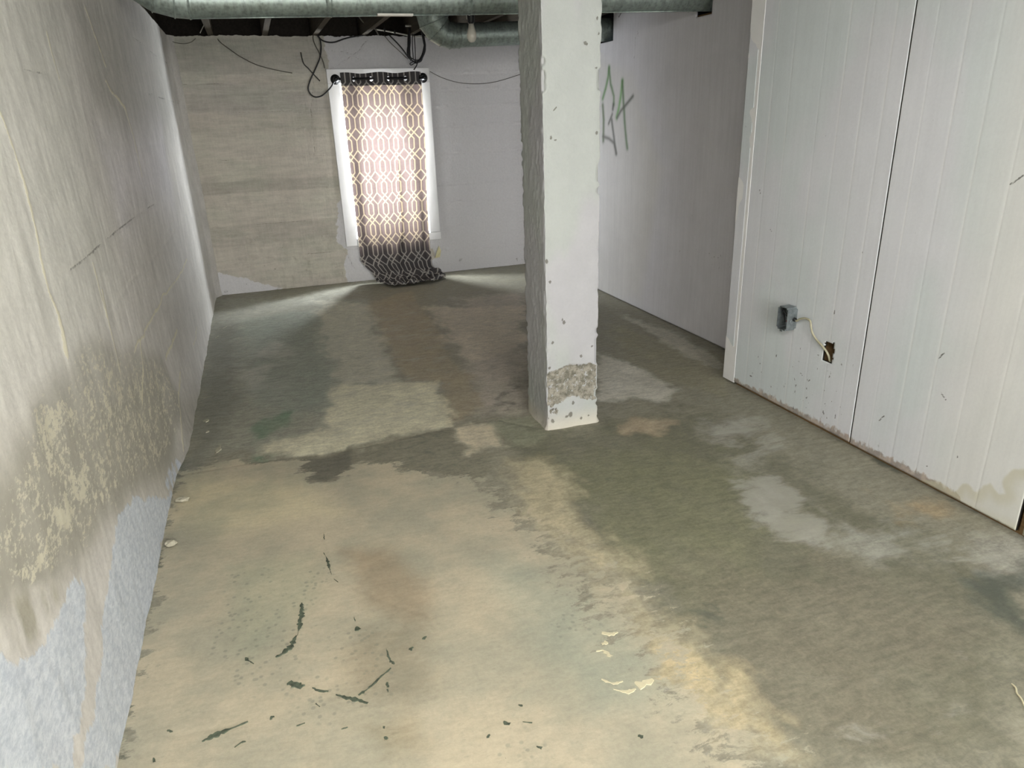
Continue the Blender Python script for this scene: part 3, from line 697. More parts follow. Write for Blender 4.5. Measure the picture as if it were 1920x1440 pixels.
pa = wall_grid('panel', [], YJ+.0026, 3.088, 0.016, HW, 0.0072, W1, rag, panel_col, MPAN, wr, [2.972, 2.655, 2.412, 2.85, 2.53, 2.30])
pb = wall_grid('panel', [], 1.440, YJ-.0026, 0.014, HW, 0.0072, W1, None, panel_col, MPAN, wr, [2.116, 1.867, 1.99, 1.73, 1.60])
pc = wall_grid('panel', [], YREAR, 1.412, 0.014, HW, 0.03, W1-0.004, None, panel_col, MPAN, wr)
ps = wall_grid('panel', [], 3.093, Y1, 0.010, HW, 0.0072, W1-0.002, None, panel_col, MPAN, wr)
for o_ in (pa, pb, pc, ps):
    sm_ = o_.modifiers.new('thickness', 'SOLIDIFY'); sm_.thickness = 0.011; sm_.offset = -1; o_.data.materials.append(MDRK); sm_.material_offset_rim = 1  # panel edges painted dark so the gaps look shaded
box('end_board', (W1-0.002, W2, Y1-0.099, Y1-0.0005, 0.01, HW), MTRIM, wr)
box('stud', (W1+0.012, W1+0.084, 1.395, 1.435, 0.0, HW), MSTUD, wr)
box('stud', (W1+0.012, W1+0.084, 2.196, 2.236, 0.0, HW), MSTUD, wr)
box('stud', (W1+0.012, W1+0.084, 2.452, 2.492, 0.0, HW), MSTUD, wr)
box('sole_plate', (W1+0.013, W1+0.084, YREAR, Y1-0.11, 0.0, 0.012), MSTUD, wr)

G1Y0, G1Y1, G1Z = 3.975, 4.142, 1.966
G2Y0, G2Y1, G2Z = 5.233, 5.560, 1.944
def sethole(y, z): return ((y > G1Y0) & (y < G1Y1) & (z > G1Z)) | ((y > G2Y0) & (y < G2Y1) & (z > G2Z))
def set_col(Y, Z, groove):
    C = np.empty(Y.shape+(3,)); C[:] = lin((214, 213, 218))
    wy = Y+.06*(fbm(Y*5, Z*5, 57)-.5)
    s = sstep(sdf(wy, Z, sw([(1110,100),(1185,140),(1240,320),(1200,560),(1110,560)])), -.08, .08)*.7
    C[:] = C+(lin((212, 210, 206))-C)*s[..., None]
    R_ = np.zeros(Y.shape); G_ = R_.copy(); B_ = R_.copy(); A_ = R_.copy()
    R_ = np.clip(.55-Z/.03, 0, 1)
    for pl, r, v in [([(1199,58),(1194,66),(1191,72),(1190,104)], .006, .6), ([(1195,58),(1198,70)], .008, .6), ([(1190,104),(1188,112)], .008, .5),
                     ([(1166,22),(1160,32)], .008, .9), ([(1293,19),(1290,24)], .007, .6), ([(1272,113),(1276,113)], .008, .5), ([(1192,85),(1191,60)], .004, .4)]:
        d = pld(Y, Z, sw(pl)); B_ = np.maximum(B_, v*np.exp(-(d/r)**2))
    A_ = 1.15*sstep(sdf(wy, Z, sw([(1290,450),(1375,440),(1370,520),(1310,520)])), -.1, .1)
    A_ = np.maximum(A_, .6*sstep(sdf(wy, Z, sw([(1220,430),(1375,410),(1370,560),(1280,540)])), -.15, .15))
    # two tall spiked letters sprayed in green and black
    for pl, c, r in [([(1142,127),(1140,145),(1136,165),(1130,185)], (92,140,76), .012), ([(1142,127),(1145,158),(1151,180),(1151,196)], (88,124,74), .011), ([(1150,196),(1149,205)], (60,62,56), .010),
                     ([(1148,214),(1145,222),(1141,232)], (96,94,88), .009), ([(1147,225),(1150,250),(1155,288)], (70,72,66), .011), ([(1130,197),(1132,225),(1131,264)], (78,100,58), .013), ([(1131,256),(1142,260),(1151,268),(1156,288)], (104,102,96), .010),
                     ([(1167,152),(1164,180),(1160,205),(1156,220)], (112,168,92), .013), ([(1167,152),(1169,190),(1172,240),(1176,278)], (74,112,60), .012), ([(1187,180),(1175,195),(1164,208),(1157,221)], (92,94,84), .010)]:
        d = pld(Y+.006*(fbm(Y*30, Z*30, 58)-.5), Z, sw(pl)); k = np.exp(-(d/(r*1.45))**2)*.9; C[:] = C+(lin(c)-C)*k[..., None]
    return C, np.stack([R_, G_, B_, A_], -1)
wsb = wall_grid('wall_far_right', [G1Y0, G1Y1, G2Y0, G2Y1], Y1-.2, D+.02, 0.006, HW+0.10, 0.0092, W2, sethole, set_col, MSET, None, [4.95, 4.5, 4.05, 3.6], [G1Z, G2Z])
wsb_ = struct(wsb, 'grey-white set-back wall with green and black sprayed letters')
sm_ = wsb.modifiers.new('thickness', 'SOLIDIFY'); sm_.thickness = 0.014; sm_.offset = -1
wbk = box('backing_board', (W2+0.62, W2+0.66, Y1-.2, D+.3, 0, HW+0.24), MSUB, wsb)
box('wall_stud', (W2+0.05, W2+0.10, 3.90, 4.30, 1.80, 1.985), MSTUD, wbk)

# ------------------------------------------------------------------ rear of the room, ceiling
rear = struct(empty('wall_rear', (0, YREAR, 0)), 'rear wall with a wide open doorway added to light the room')
for b in ((-0.05, 0.12, YREAR-.12, YREAR, 0, HW), (2.78, W1+.1, YREAR-.12, YREAR, 0, HW), (0.12, 2.78, YREAR-.12, YREAR, 2.08, HW)):
    under(rear, box('wall_piece', b, MTRIM))
ceil = struct(empty('ceiling', (1.6, 2.0, HW)), 'dark open joist ceiling')
under(ceil, box('subfloor', (-0.25, W2+.66, YREAR-.2, D+.36, HW+.225, HW+.25), MSUB))
JX = [-0.045, .365, .785, 1.19, 1.60, 2.01, 2.42, 2.83, 3.20]
j0 = box('joist', (-.021, .021, YREAR, D+.30, 0, .224), MJOIST)
for i, x in enumerate(JX):
    j = j0 if i == 0 else j0.copy()
    if i: COL.objects.link(j)
    under(ceil, j); j.location = (x, 0, HW+.001)
under(ceil, box('rim_board', (-0.25, W2+.6, D+.17, D+.21, HW, HW+.225), MSUB))
under(ceil, box('sill_plate', (-0.25, W2+.6, D+.02, D+.17, HW-.03, HW), MSUB))
under(ceil, box('side_plate', (-0.28, -0.14, YREAR, D+.2, HW-.04, HW+.225), MSUB))

# ------------------------------------------------------------------ unseen shop lights added as fill behind and above the viewer
def build_fill_light(x, y, lab, st):
    z = HW-.002; n = NT('lit_tube'); e = n.N('ShaderNodeEmission'); e.inputs[0].default_value = (1, .975, .925, 1); e.inputs[1].default_value = st; n.t.links.new(e.outputs[0], n.out.inputs[0])
    o = tag(empty('fill_shop_light', (x, y, z)), lab, 'added fill light')
    under(o, box('housing', (x-.63, x+.63, y-.09, y+.09, z-.05, z), MTRIM, None, .004))
    for dy in (-.045, .045):
        under(o, tube('lamp_tube', [(x-.60, y+dy, z-.082), (x+.60, y+dy, z-.082)], .0165, n.mat, None, 10, 0))
        for dx in (-.61, .61): under(o, box('lamp_holder', (x+dx-.008, x+dx+.008, y+dy-.012, y+dy+.012, z-.105, z-.051), MWHT))
build_fill_light(1.5, -1.6, 'added twin-tube fill light under the joists behind the viewer', 150)
build_fill_light(0.95, 0.55, 'added twin-tube fill light under the joists above the viewer', 94)

# ------------------------------------------------------------------ pillar
def build_pillar():
    x0, y0, wdx, wdy = 1.7031, 2.9162, 0.2665, 0.2698; zt = HW+0.10
    st = 0.0075; s = np.concatenate([np.arange(0, wdx, st), wdx+np.arange(0, wdy, st), wdx+wdy+np.arange(0, wdx, st*3), 2*wdx+wdy+np.arange(0, wdy, st)])
    Ltot = 2*(wdx+wdy); s = np.append(s, Ltot-1e-6)
    zs = np.concatenate([np.arange(-0.02, zt, st), [zt]])
    S, Z = np.meshgrid(s, zs)
    def pos(S):
        X = np.zeros(S.shape); Y = np.zeros(S.shape); NX = np.zeros(S.shape); NY = np.zeros(S.shape); E = np.zeros(S.shape)
        a = S < wdx; X[a] = S[a]; NY[a] = -1; E[a] = np.minimum(S[a], wdx-S[a])
        b = (S >= wdx) & (S < wdx+wdy); t = S-wdx; X[b] = wdx; Y[b] = t[b]; NX[b] = 1; E[b] = np.minimum(t[b], wdy-t[b])
        c = (S >= wdx+wdy) & (S < 2*wdx+wdy); t = S-wdx-wdy; X[c] = wdx-t[c]; Y[c] = wdy; NY[c] = 1; E[c] = np.minimum(t[c], wdx-t[c])
        d = S >= 2*wdx+wdy; t = S-2*wdx-wdy; Y[d] = wdy-t[d]; NX[d] = -1; E[d] = np.minimum(t[d], wdy-t[d])
        return X, Y, NX, NY, E
    X, Y, NX, NY, E = pos(S)
    Sp = S % (Ltot-1e-6)
    cx, cy = wdx/2, wdy/2
    disp = 0.004*(fbm(S*7, Z*5, 21)-.5)+0.003*(fbm(S*30, Z*26, 22)-.5)
    nearc = np.exp(-(E/0.010)**2); rough = (fbm(Z*34, np.round(S/wdx)*7.7, 23, 5)-.5)
    chip = sstep(fbm(Z*9, np.round(S/wdx)*3.1+11, 24), .58, .72)
    inset = nearc*(0.010*(rough+.15)+0.012*chip*sstep(fbm(Z*40, S*0+2, 26), .3, .6))
    dx, dy = X-cx, Y-cy; X = X-np.sign(dx)*inset*np.where(np.abs(dx) > cx-.02, 1, .3); Y = Y-np.sign(dy)*inset*np.where(np.abs(dy) > cy-.02, 1, .3)
    # photo coordinates of the front face give the worn band and the pits
    def ff(pts): return [tuple((on(a, b, 1, y0)[[0, 2]]-np.array([x0, 0]))) for a, b in pts]
    front = (S < wdx)
    wS = S+.012*(fbm(S*40, Z*40, 27)-.5); wZ = Z+.016*(fbm(S*40, Z*40, 29)-.5)
    bare = np.where(front, sdf(wS, wZ, ff([(1015,706),(1045,694),(1070,682),(1085,686),(1102,682),(1125,684),(1125,748),(1100,750),(1078,742),(1050,755),(1035,762),(1015,758)])), -1)
    R_ = np.clip(.5+bare/.016*.5, 0, 1)
    R_ = np.maximum(R_, np.where(front, np.clip(.5+sdf(wS, wZ, ff([(1030,770),(1046,768),(1044,776),(1032,776)]))/.012*.5, 0, 1), 0))
    R_ = np.minimum(R_, .66)
    disp -= 0.006*sstep(R_, .4, .7)+0.004*sstep(R_, .4, .7)*(fbm(S*60, Z*60, 30)-.5)
    B_ = np.zeros(S.shape)
    for px, py, r in [(1070,778,.008),(1062,782,.006),(1090,784,.006),(1104,778,.004),(1036,790,.006),(1042,768,.005),(1075,756,.007),(1058,560+45,.006),(1036,642,.006),(1090,668,.006),(1024,490,.006),(1032,528,.006),(1055,600,.004),(1044,200,.0),(1033,258,.005),(1042,262,.004),(1120,250,.005),(1096,80,.004),(1100,82,.003),(1121,33,.003),(1122,62,.003),(1118,126,.004),(1030,690,.005),(1110,650,.004),(1036,768,.005),(1028,785,.004)]:
        if r <= 0: continue
        r *= 1.45; (a, b), = ff([(px, py)]); d = np.hypot((wS-a)*1.0, (wZ-b)*.8); k = np.where(front, np.exp(-(d/r)**2), 0); B_ = np.maximum(B_, k); disp -= .004*k
    for pl in ([(1044,200),(1037,208)],):
        d = pld(S, Z, ff(pl)); B_ = np.maximum(B_, np.where(front, .9*np.exp(-(d/.0035)**2), 0))
    side = (S >= 2*wdx+wdy)
    disp += np.where(side, .0022*sstep(fbm(S*60, Z*26, 37), .6, .72), 0)
    B_ = np.maximum(B_, .5*sstep(-Z, -.16, 0)*sstep(fbm(S*50, Z*50, 39), .66, .74))
    disp += .016*np.exp(-((Z)/.02)**2)*fbm(S*12, Z*12, 19)
    C = np.empty(S.shape+(3,)); C[:] = lin((168, 172, 168))
    C[:] = C+(lin((170, 170, 172))-C)*sstep(fbm(S*4, Z*1.5, 44), .4, .6)[..., None]
    C[:] = C+(lin((206, 197, 176))-C)*(sstep(-Z, -.12, 0.02)*.6)[..., None]
    X = X+NX*disp+x0; Y = Y+NY*disp+y0
    X[:, -1] = X[:, 0]; Y[:, -1] = Y[:, 0]
    o = grid('concrete_pillar', np.stack([X, Y, Z], -1), MPI, col=C, msk=np.stack([R_, R_*0, B_, R_*0], -1))
    return tag(o, 'square white-painted concrete pillar with a bare patch near its foot', 'pillar')
build_pillar()

# ------------------------------------------------------------------ window
win = struct(empty('window_1', (1.70, D, OZ0)), 'tall basement window with white painted casing behind the curtain')
yc0, yc1 = D-.034, D+.006
def part(o): under(win, o); return o
part(box('head_casing', (1.249, 2.157, yc0, yc1, 1.757, 1.874), MTRIM, None, .003))
part(box('side_casing', (1.249, 1.352, yc0, yc1, 0.345, 1.756), MTRIM, None, .003))
part(box('side_casing', (2.058, 2.157, yc0, yc1, 0.412, 1.756), MTRIM, None, .003))
part(box('sill_board', (1.354, 2.162, yc0-.004, yc1, 0.340, 0.410), MTRIM, None, .003))
yf = D+.15
fr = part(box('sash_stile', (OX0+.001, OX0+.100, yf, yf+.04, OZ0+.001, OZ1-.001), MTRIM))
part(box('sash_stile', (OX1-.100, OX1-.001, yf, yf+.04, OZ0+.001, OZ1-.001), MTRIM))
part(box('sash_rail', (OX0+.101, OX1-.101, yf, yf+.04, OZ0+.001, OZ0+.08), MTRIM))
part(box('sash_rail', (OX0+.101, OX1-.101, yf, yf+.04, OZ1-.13, OZ1-.001), MTRIM))
part(box('pane', (OX0+.101, OX1-.101, yf+.016, yf+.020, OZ0+.081, OZ1-.131), MGLS))

# ------------------------------------------------------------------ curtain rod and curtain
YR, ZR = D-.098, 1.790
rod = tag(empty('curtain_rod', (1.70, D-.035, ZR)), 'black iron pipe curtain rod with round wall flanges above window', 'curtain rod')
def rp(o): under(rod, o); return o
rp(tube('pipe', [(1.322, YR, ZR), (2.093, YR, ZR-.004)], .0115, MBLK, None, 16, 0))
for x in (1.318, 2.096):
    rp(lathe('flange', [(.004, 0), (.040, 0), (.042, .004), (.040, .009), (.024, .012), (.020, .024), (.017, .030)], (x, D-.0345, ZR), (0, -1, 0), MBLK))
    rp(tube('elbow', [(x, D-.062, ZR), (x, YR+.020, ZR), (x+(.006 if x < 1.7 else -.006), YR+.004, ZR), (x+(.03 if x < 1.7 else -.03), YR, ZR)], [.0135]*18+[.016], MBLK, None, 14, 6))
    rp(lathe('end_cap', [(.004, -.020), (.015, -.019), (.021, -.012), (.024, 0), (.021, .012), (.015, .019), (.004, .020)], (x, YR, ZR), (0, 0, 1), MBLK))

def build_curtain():
    cur = tag(empty('curtain', (1.70, YR, 0)), 'grey trellis-patterned curtain glowing over the window and pooling on the floor', 'curtain')
    NU, NV = 260, 420; L = 2.14
    u = np.linspace(0, 1, NU); v = np.linspace(0, L, NV); U, V = np.meshgrid(u, v)
    # side profile: hangs, swells forward near the floor, lies down, turns back a little
    prof = catmull([(0, ZR+.050, 0), (0, 1.3, 0), (-.005, .8, 0), (-.010, .45, 0), (-.030, .25, 0), (-.095, .115, 0), (-.20, .040, 0), (-.30, .014, 0), (-.345, .022, 0), (-.30, .036, 0), (-.22, .030, 0), (-.15, .026, 0)], 24)
    prof = np.array(prof); seg = np.r_[0, np.cumsum(np.hypot(*np.diff(prof[:, :2], axis=0).T))]
    vv = np.minimum(V*seg[-1]/L, seg[-1]); PY = np.interp(vv, seg, prof[:, 0]); PZ = np.interp(vv, seg, prof[:, 1])
    lowk = sstep(-PZ, -.40, -.05)                                  # 0 hanging, 1 on the floor
    xl = 1.352+.0*V; wdt = .712-.035*sstep(-PZ, -1.5, -.4)
    X = xl+U*wdt
    ph = 2*np.pi*(U-.055)/.425
    amp = .032*np.exp(-(V/.55)**2)+.010
    yw = -amp*np.cos(ph+.5*sstep(V, .3, 1.2)*np.sin(5*U))*(1-.75*lowk)
    yw += -.016*np.sin(2*np.pi*U*4.3+1.0)*sstep(V, .35, .9)*(1-lowk)
    cu = .63-.05*sstep(V, 1.25, 1.55)-.10*sstep(V, 1.45, 1.8)
    yw += .030*np.exp(-((U-cu)/.020)**2)*sstep(V, .5, 1.0)*(1-.3*lowk)       # long crease
    yw += .015*np.exp(-((U-.90)/.03)**2)*sstep(V, .8, 1.3)
    Y = YR+PY*(1-.55*sstep(-U, -.25, 0))*(1-.35*sstep(U, .8, 1.0))+yw
    # puddle: left bottom tucks in, right bottom spills outward
    X += sstep(-PZ, -.24, -.03)*(.115*(1-U)**1.5)+lowk*(.085*sstep(U, .62, 1.0)*sstep(-PZ, -.12, -.02))
    crum = lowk*sstep(-PZ, -.16, -.03)
    Z = PZ+crum*(.030*np.abs(fbm(X*14, V*10, 61)-.5)*2+.022*sstep(fbm(X*9+3, V*16, 63), .5, .75))+.004*np.sin(U*40)*crum
    Z = np.maximum(Z, .006+.004*crum)
    Z += -.010*np.cos(ph)*np.exp(-(V/.05)**2)*0-(.007*(1+np.cos(ph+np.pi))/2)*np.exp(-(V/.05)**2)
    uvm = np.stack([U*5.0+.40, (V-.176)/.181], -1)
    keep = np.ones((NV-1, NU-1), bool)
    gu = [.055-.1063, .055+.1063, .48-.1063, .48+.1063, .905-.1063, .905+.082]
    uc = (U[:-1, :-1]+U[1:, 1:])/2; vc = (V[:-1, :-1]+V[1:, 1:])/2
    for g in gu:
        keep &= ~(((uc-g)*.9)**2+(vc-.052)**2 < .021**2)
    fab = grid('fabric', np.stack([X, Y, Z], -1), MCUR, None, keep=keep, uv=uvm)
    under(cur, fab)
    for g in gu:
        if g < 0.01 or g > .99: continue
        i = int(round(g*(NU-1))); j = int(round(.052/L*(NV-1)))
        c = np.array([X[j, i], Y[j, i], Z[j, i]]); du = np.array([X[j, min(i+2, NU-1)]-X[j, i-2], Y[j, min(i+2, NU-1)]-Y[j, i-2], 0]); du /= np.linalg.norm(du)
        ring = [c+.0225*(math.cos(a)*du+math.sin(a)*np.array([0, 0, 1])) for a in np.linspace(0, 2*math.pi, 25)]
        Vt, Ft = tube_vf(ring, .0028, 6, False); under(cur, mesh('grommet', Vt, Ft, MBLK))
build_curtain()

# ------------------------------------------------------------------ ducts
def gores(pts, rr, mat, root, n=32):
    V, F = tube_vf(pts, rr, n, False)
    for i in range(len(pts)-1):
        under(root, mesh('elbow_gore', V[i*n:(i+2)*n], [(k, (k+1) % n, n+(k+1) % n, n+k) for k in range(n)], mat))
        bead = [np.array(p) for p in V[i*n:(i+1)*n]]; c = sum(bead)/n
        ring = [c+(p-c)*1.01 for p in bead]+[c+(bead[0]-c)*1.01]
        under(root, mesh('seam_bead', *tube_vf(ring, .0035, 5, False), mat))
def build_ducts():
    # near run along the ceiling
    yd, r = 4.062, .076
    zc = lambda x: 1.925+.021*x+r
    d = tag(empty('air_duct', (1.7, yd, zc(1.7))), 'long galvanized round duct running across the top of the room', 'duct')
    def add(o): under(d, o); return o
    rng = random.Random(5)
    secs = [.36, 1.02, 1.75, 2.5, W2+.45]
    for i, (a, b) in enumerate(zip(secs[:-1], secs[1:])):
        n = 30; pts = [(a-.03+(b-a+.03)*k/n, yd, zc(a+(b-a)*k/n)+.0012*rng.uniform(-1, 1)) for k in range(n+1)]
        rr = [r+(.0022 if i % 2 else 0)+.0008*rng.uniform(-1, 1) for _ in pts]
        Vt, Ft = tube_vf(pts, rr, 32); add(mesh('pipe_section', Vt, Ft, MGALV))
        Vt, Ft = tube_vf([(a-.004, yd, zc(a)), (a, yd, zc(a)), (a+.004, yd, zc(a))], [r+.002, r+.0055, r+.002], 32); add(mesh('seam_bead', Vt, Ft, MGALV))
        add(mesh('lock_seam', *tube_vf([(a, yd-.018, zc(a)-r-.002), (b, yd-.018, zc(b)-r-.002)], .0035, 6), MGALV))
    # end elbow turns up and towards the left wall in gored segments
    z0 = zc(.36); P = [(.36, yd, z0), (.30, yd, z0+.004), (.225, yd-.005, z0+.022), (.165, yd-.012, z0+.062), (.13, yd-.018, z0+.12), (.12, yd-.02, z0+.30)]
    gores(P, [r+.003]*len(P), MGALV, d)
    add(box('tape_strip', (1.245, 1.43, yd-.055, yd-.02, zc(1.3)-r-.006, zc(1.3)-r+.004), MWHT))
    for x in (.62, 1.95, 2.9):
        st = [(x, yd-r-.003, HW+.06)]+[(x, yd-(r+.003)*math.cos(t), zc(x)-(r+.003)*math.sin(t)) for t in np.linspace(0, math.pi, 16)]+[(x, yd+r+.003, HW+.06)]
        Vs = []; Fs = []
        for i, p in enumerate(st): Vs += [(p[0]-.010, p[1], p[2]), (p[0]+.010, p[1], p[2])]
        for i in range(len(st)-1): Fs.append((2*i, 2*i+1, 2*i+3, 2*i+2))
        add(mesh('hanger_strap', Vs, Fs, MGALV))
    # far run by the back wall
    yd2, r2 = 5.40, .080
    zc2 = lambda x: 1.845+.034*x+r2
    e = tag(empty('air_duct', (2.3, yd2, zc2(2.3))), 'shorter galvanized duct with an upturned elbow near the back wall', 'duct')
    def ad2(o): under(e, o); return o
    for i, (a, b) in enumerate([(2.02, 2.62), (2.60, W2+.45)]):
        n = 20; pts = [(a+(b-a)*k/n, yd2, zc2(a+(b-a)*k/n)) for k in range(n+1)]
        Vt, Ft = tube_vf(pts, r2+(.002 if i else 0), 32); ad2(mesh('pipe_section', Vt, Ft, MGALV))
        Vt, Ft = tube_vf([(a-.004, yd2, zc2(a)), (a+.002, yd2, zc2(a)), (a+.008, yd2, zc2(a))], [r2+.002, r2+.007, r2+.002], 32); ad2(mesh('seam_bead', Vt, Ft, MGALV))
    z0 = zc2(2.02); P = [(2.06, z0), (2.00, z0), (1.955, z0+.012), (1.915, z0+.040), (1.885, z0+.085), (1.875, z0+.15), (1.875, z0+.42)]; R2 = [.082, .086, .090, .098, .108, .116, .120]
    gores([(a_, yd2, b_) for a_, b_ in P], R2, MGALV, e)
    x, y_, z_ = 2.62, yd2-.02, zc2(2.62)-r2
    w_ = tag(tube('hanging_wire', [(x-.10, y_, z_+.004), (x-.08, y_, z_-.010), (x-.055, y_-.004, z_-.028), (x-.02, y_, z_-.026), (x+.02, y_, z_-.012), (x+.04, y_, z_+.008)], .003, MWIRE), 'short twisted wire hanging under the far duct', 'wire')
    under(w_, tube('wire_tail', [(x-.055, y_-.004, z_-.028), (x-.065, y_-.006, z_-.045), (x-.075, y_-.004, z_-.052)], .003, MWIRE))
build_ducts()

# ------------------------------------------------------------------ bulb
def build_bulb():
    bx, by = 1.917, 4.60
    o = tag(empty('bulb_holder', (bx, by, HW)), 'unlit frosted light bulb in a black socket under a joist', 'light bulb')
    def A(x): under(o, x); return x
    A(lathe('ceiling_base', [(.050, 0), (.050, -.012), (.040, -.030), (.024, -.034)][::-1], (bx, by, HW), (0, 0, 1), MWHT))
    A(lathe('socket', [(.016, -.158), (.021, -.150), (.022, -.085), (.017, -.034)], (bx, by, HW), (0, 0, 1), MBLK))
    A(tube('pull_chain', [(bx-.026, by, HW-.034), (bx-.028, by, HW-.09), (bx-.026, by, HW-.135)], .003, MWHT))
    A(lathe('bulb', [(.003, -.262), (.013, -.2595), (.022, -.252), (.0275, -.240), (.030, -.226), (.0292, -.214), (.0262, -.200), (.0215, -.185), (.0175, -.172), (.0150, -.155)], (bx, by, HW), (0, 0, 1), MBULB, None, 32))
build_bulb()

# ------------------------------------------------------------------ wires at the top of the back wall
def px(pts, yy): return [on(a, b, 1, yy) for a, b in pts]
tag(tube('hanging_wire', px([(598,55),(594,64),(600,74),(602,90),(600,108),(592,128),(582,150),(578,165),(582,176),(592,182),(606,178),(620,164),(627,152)], D-.07), .0062, MCAB), 'black cable looping from a joist down to the left rod flange', 'wire')
tag(tube('hanging_wire', px([(593,62),(602,74),(614,79),(628,79),(645,73),(662,69),(682,66)], D-.06), .0062, MCAB), 'black cable sagging along the wall top left of window', 'wire')
tag(tube('hanging_wire', px([(590,60),(587,70),(590,82),(598,98),(606,116),(609,128)], D-.03), .0036, MWIRE), 'thin dark wire running down to the upper left casing corner', 'wire')
tag(tube('hanging_wire', px([(564,98),(566,108),(570,120),(578,128),(586,137),(600,152)], D-.03), .0042, MCAB), 'short kinked black wire sticking out on the beige wall', 'wire')
tag(tube('hanging_wire', px([(672,30),(682,42),(696,49),(704,55),(710,66)], D-.25), .0065, MWIRE), 'grey wire crossing beneath the joist above window', 'wire')
tag(tube('hanging_wire', px([(720,66),(732,80),(748,95),(765,111)], D-.05), .0032, MWIRE), 'thin wire slanting down to the cable coil', 'wire')
tag(tube('hanging_wire', px([(730,66),(744,80),(756,94),(768,112)], D-.12), .0062, MCAB), 'thick black cable slanting down into the cable coil', 'wire')
tag(tube('hanging_wire', px([(806,134),(830,146),(862,155),(900,157),(935,152),(980,138)], D-.02), .0026, MWIRE), 'thin wire sagging across the white wall right of window', 'wire')
tag(tube('hanging_wire', px([(408,73),(414,80),(430,92),(452,107),(480,121),(512,130),(548,137)], D-.02), .0036, MWIRE), 'thin wire slanting across the beige wall near the corner', 'wire')
tag(tube('hanging_wire', px([(316,72),(326,79),(344,82),(358,79),(367,72)], D-.02), .0024, MWIRE), 'fine wire sagging in the top left corner', 'wire')
tag(tube('hanging_wire', px([(375,62),(382,48),(384,48),(387,54)], D-.10), .0035, MWHT), 'bent white wire end beside the leftmost joist', 'wire')
cd = tag(tube('conduit', px([(705,55),(740,61),(770,67),(800,70)], D-.10), .006, MWHT, None, 10), 'white cable run along the sill above the window', 'cable')
for t in ((721,57.5),(740,61)):
    c = on(*t, 1, D-.10); under(cd, box('clip', (c[0]-.006, c[0]+.006, c[1]-.010, c[1]+.012, c[2]-.010, c[2]+.018), MBLK))
tag(box('cable_staple', (*sorted((on(760,48,1,D-.2)[0], on(772,48,1,D-.2)[0])), D-.205, D-.19, on(765,50,1,D-.2)[2], on(765,47,1,D-.2)[2]), MWHT, None, .001), 'small white clip in the joist bay above the cable coil', 'clip')
def build_coil():
    yy = D-.16
    V = []; F = []; rng = random.Random(11)
    def at_(a, b, dy): return on(a, b, 1, yy+dy)
    root = tag(empty('cable_coil', tuple(at_(780, 62, 0))), 'coil of black cable hanging beside the window head', 'cable')
    for k in range(9):
        j = lambda s=2.0: rng.uniform(-s, s); dy = rng.uniform(-.02, .02)
        pts = [at_(768+j(), 52, dy), at_(767+j(), 75+j(), dy), at_(766+j(2.5), 98+j(), dy), at_(771+j(), 112+j(), dy), at_(780+j(), 118+j(1.5), dy), at_(789+j(), 112+j(), dy), at_(795+j(2), 95+j(), dy), at_(795+j(), 78+j(), dy), at_(790+j(), 52, dy)]
        under(root, tube('loop', pts, .0056, MCAB))
    under(root, tube('loose_strand', [at_(774, 52, 0), at_(773, 80, 0), at_(775, 112, 0)], .004, MCAB))
    under(root, tube('loose_strand', [at_(776, 52, .01), at_(778, 85, 0), at_(779, 112, 0)], .004, MCAB))
    under(root, tube('small_loop', [at_(785, 112, -.02), at_(777, 115, -.03), at_(769, 119, -.03), at_(771, 122, -.03), at_(778, 118, -.03), at_(784, 116, -.02)], .004, MCAB))
    under(root, tube('cable_end', [at_(783, 117, -.02), at_(781, 123, -.02), at_(776, 131, -.02)], .0052, MCAB))
    under(root, tube('binding', [at_(770, 108, -.03), at_(776, 112, -.035), at_(782, 113, -.03)], .005, MCAB))
build_coil()

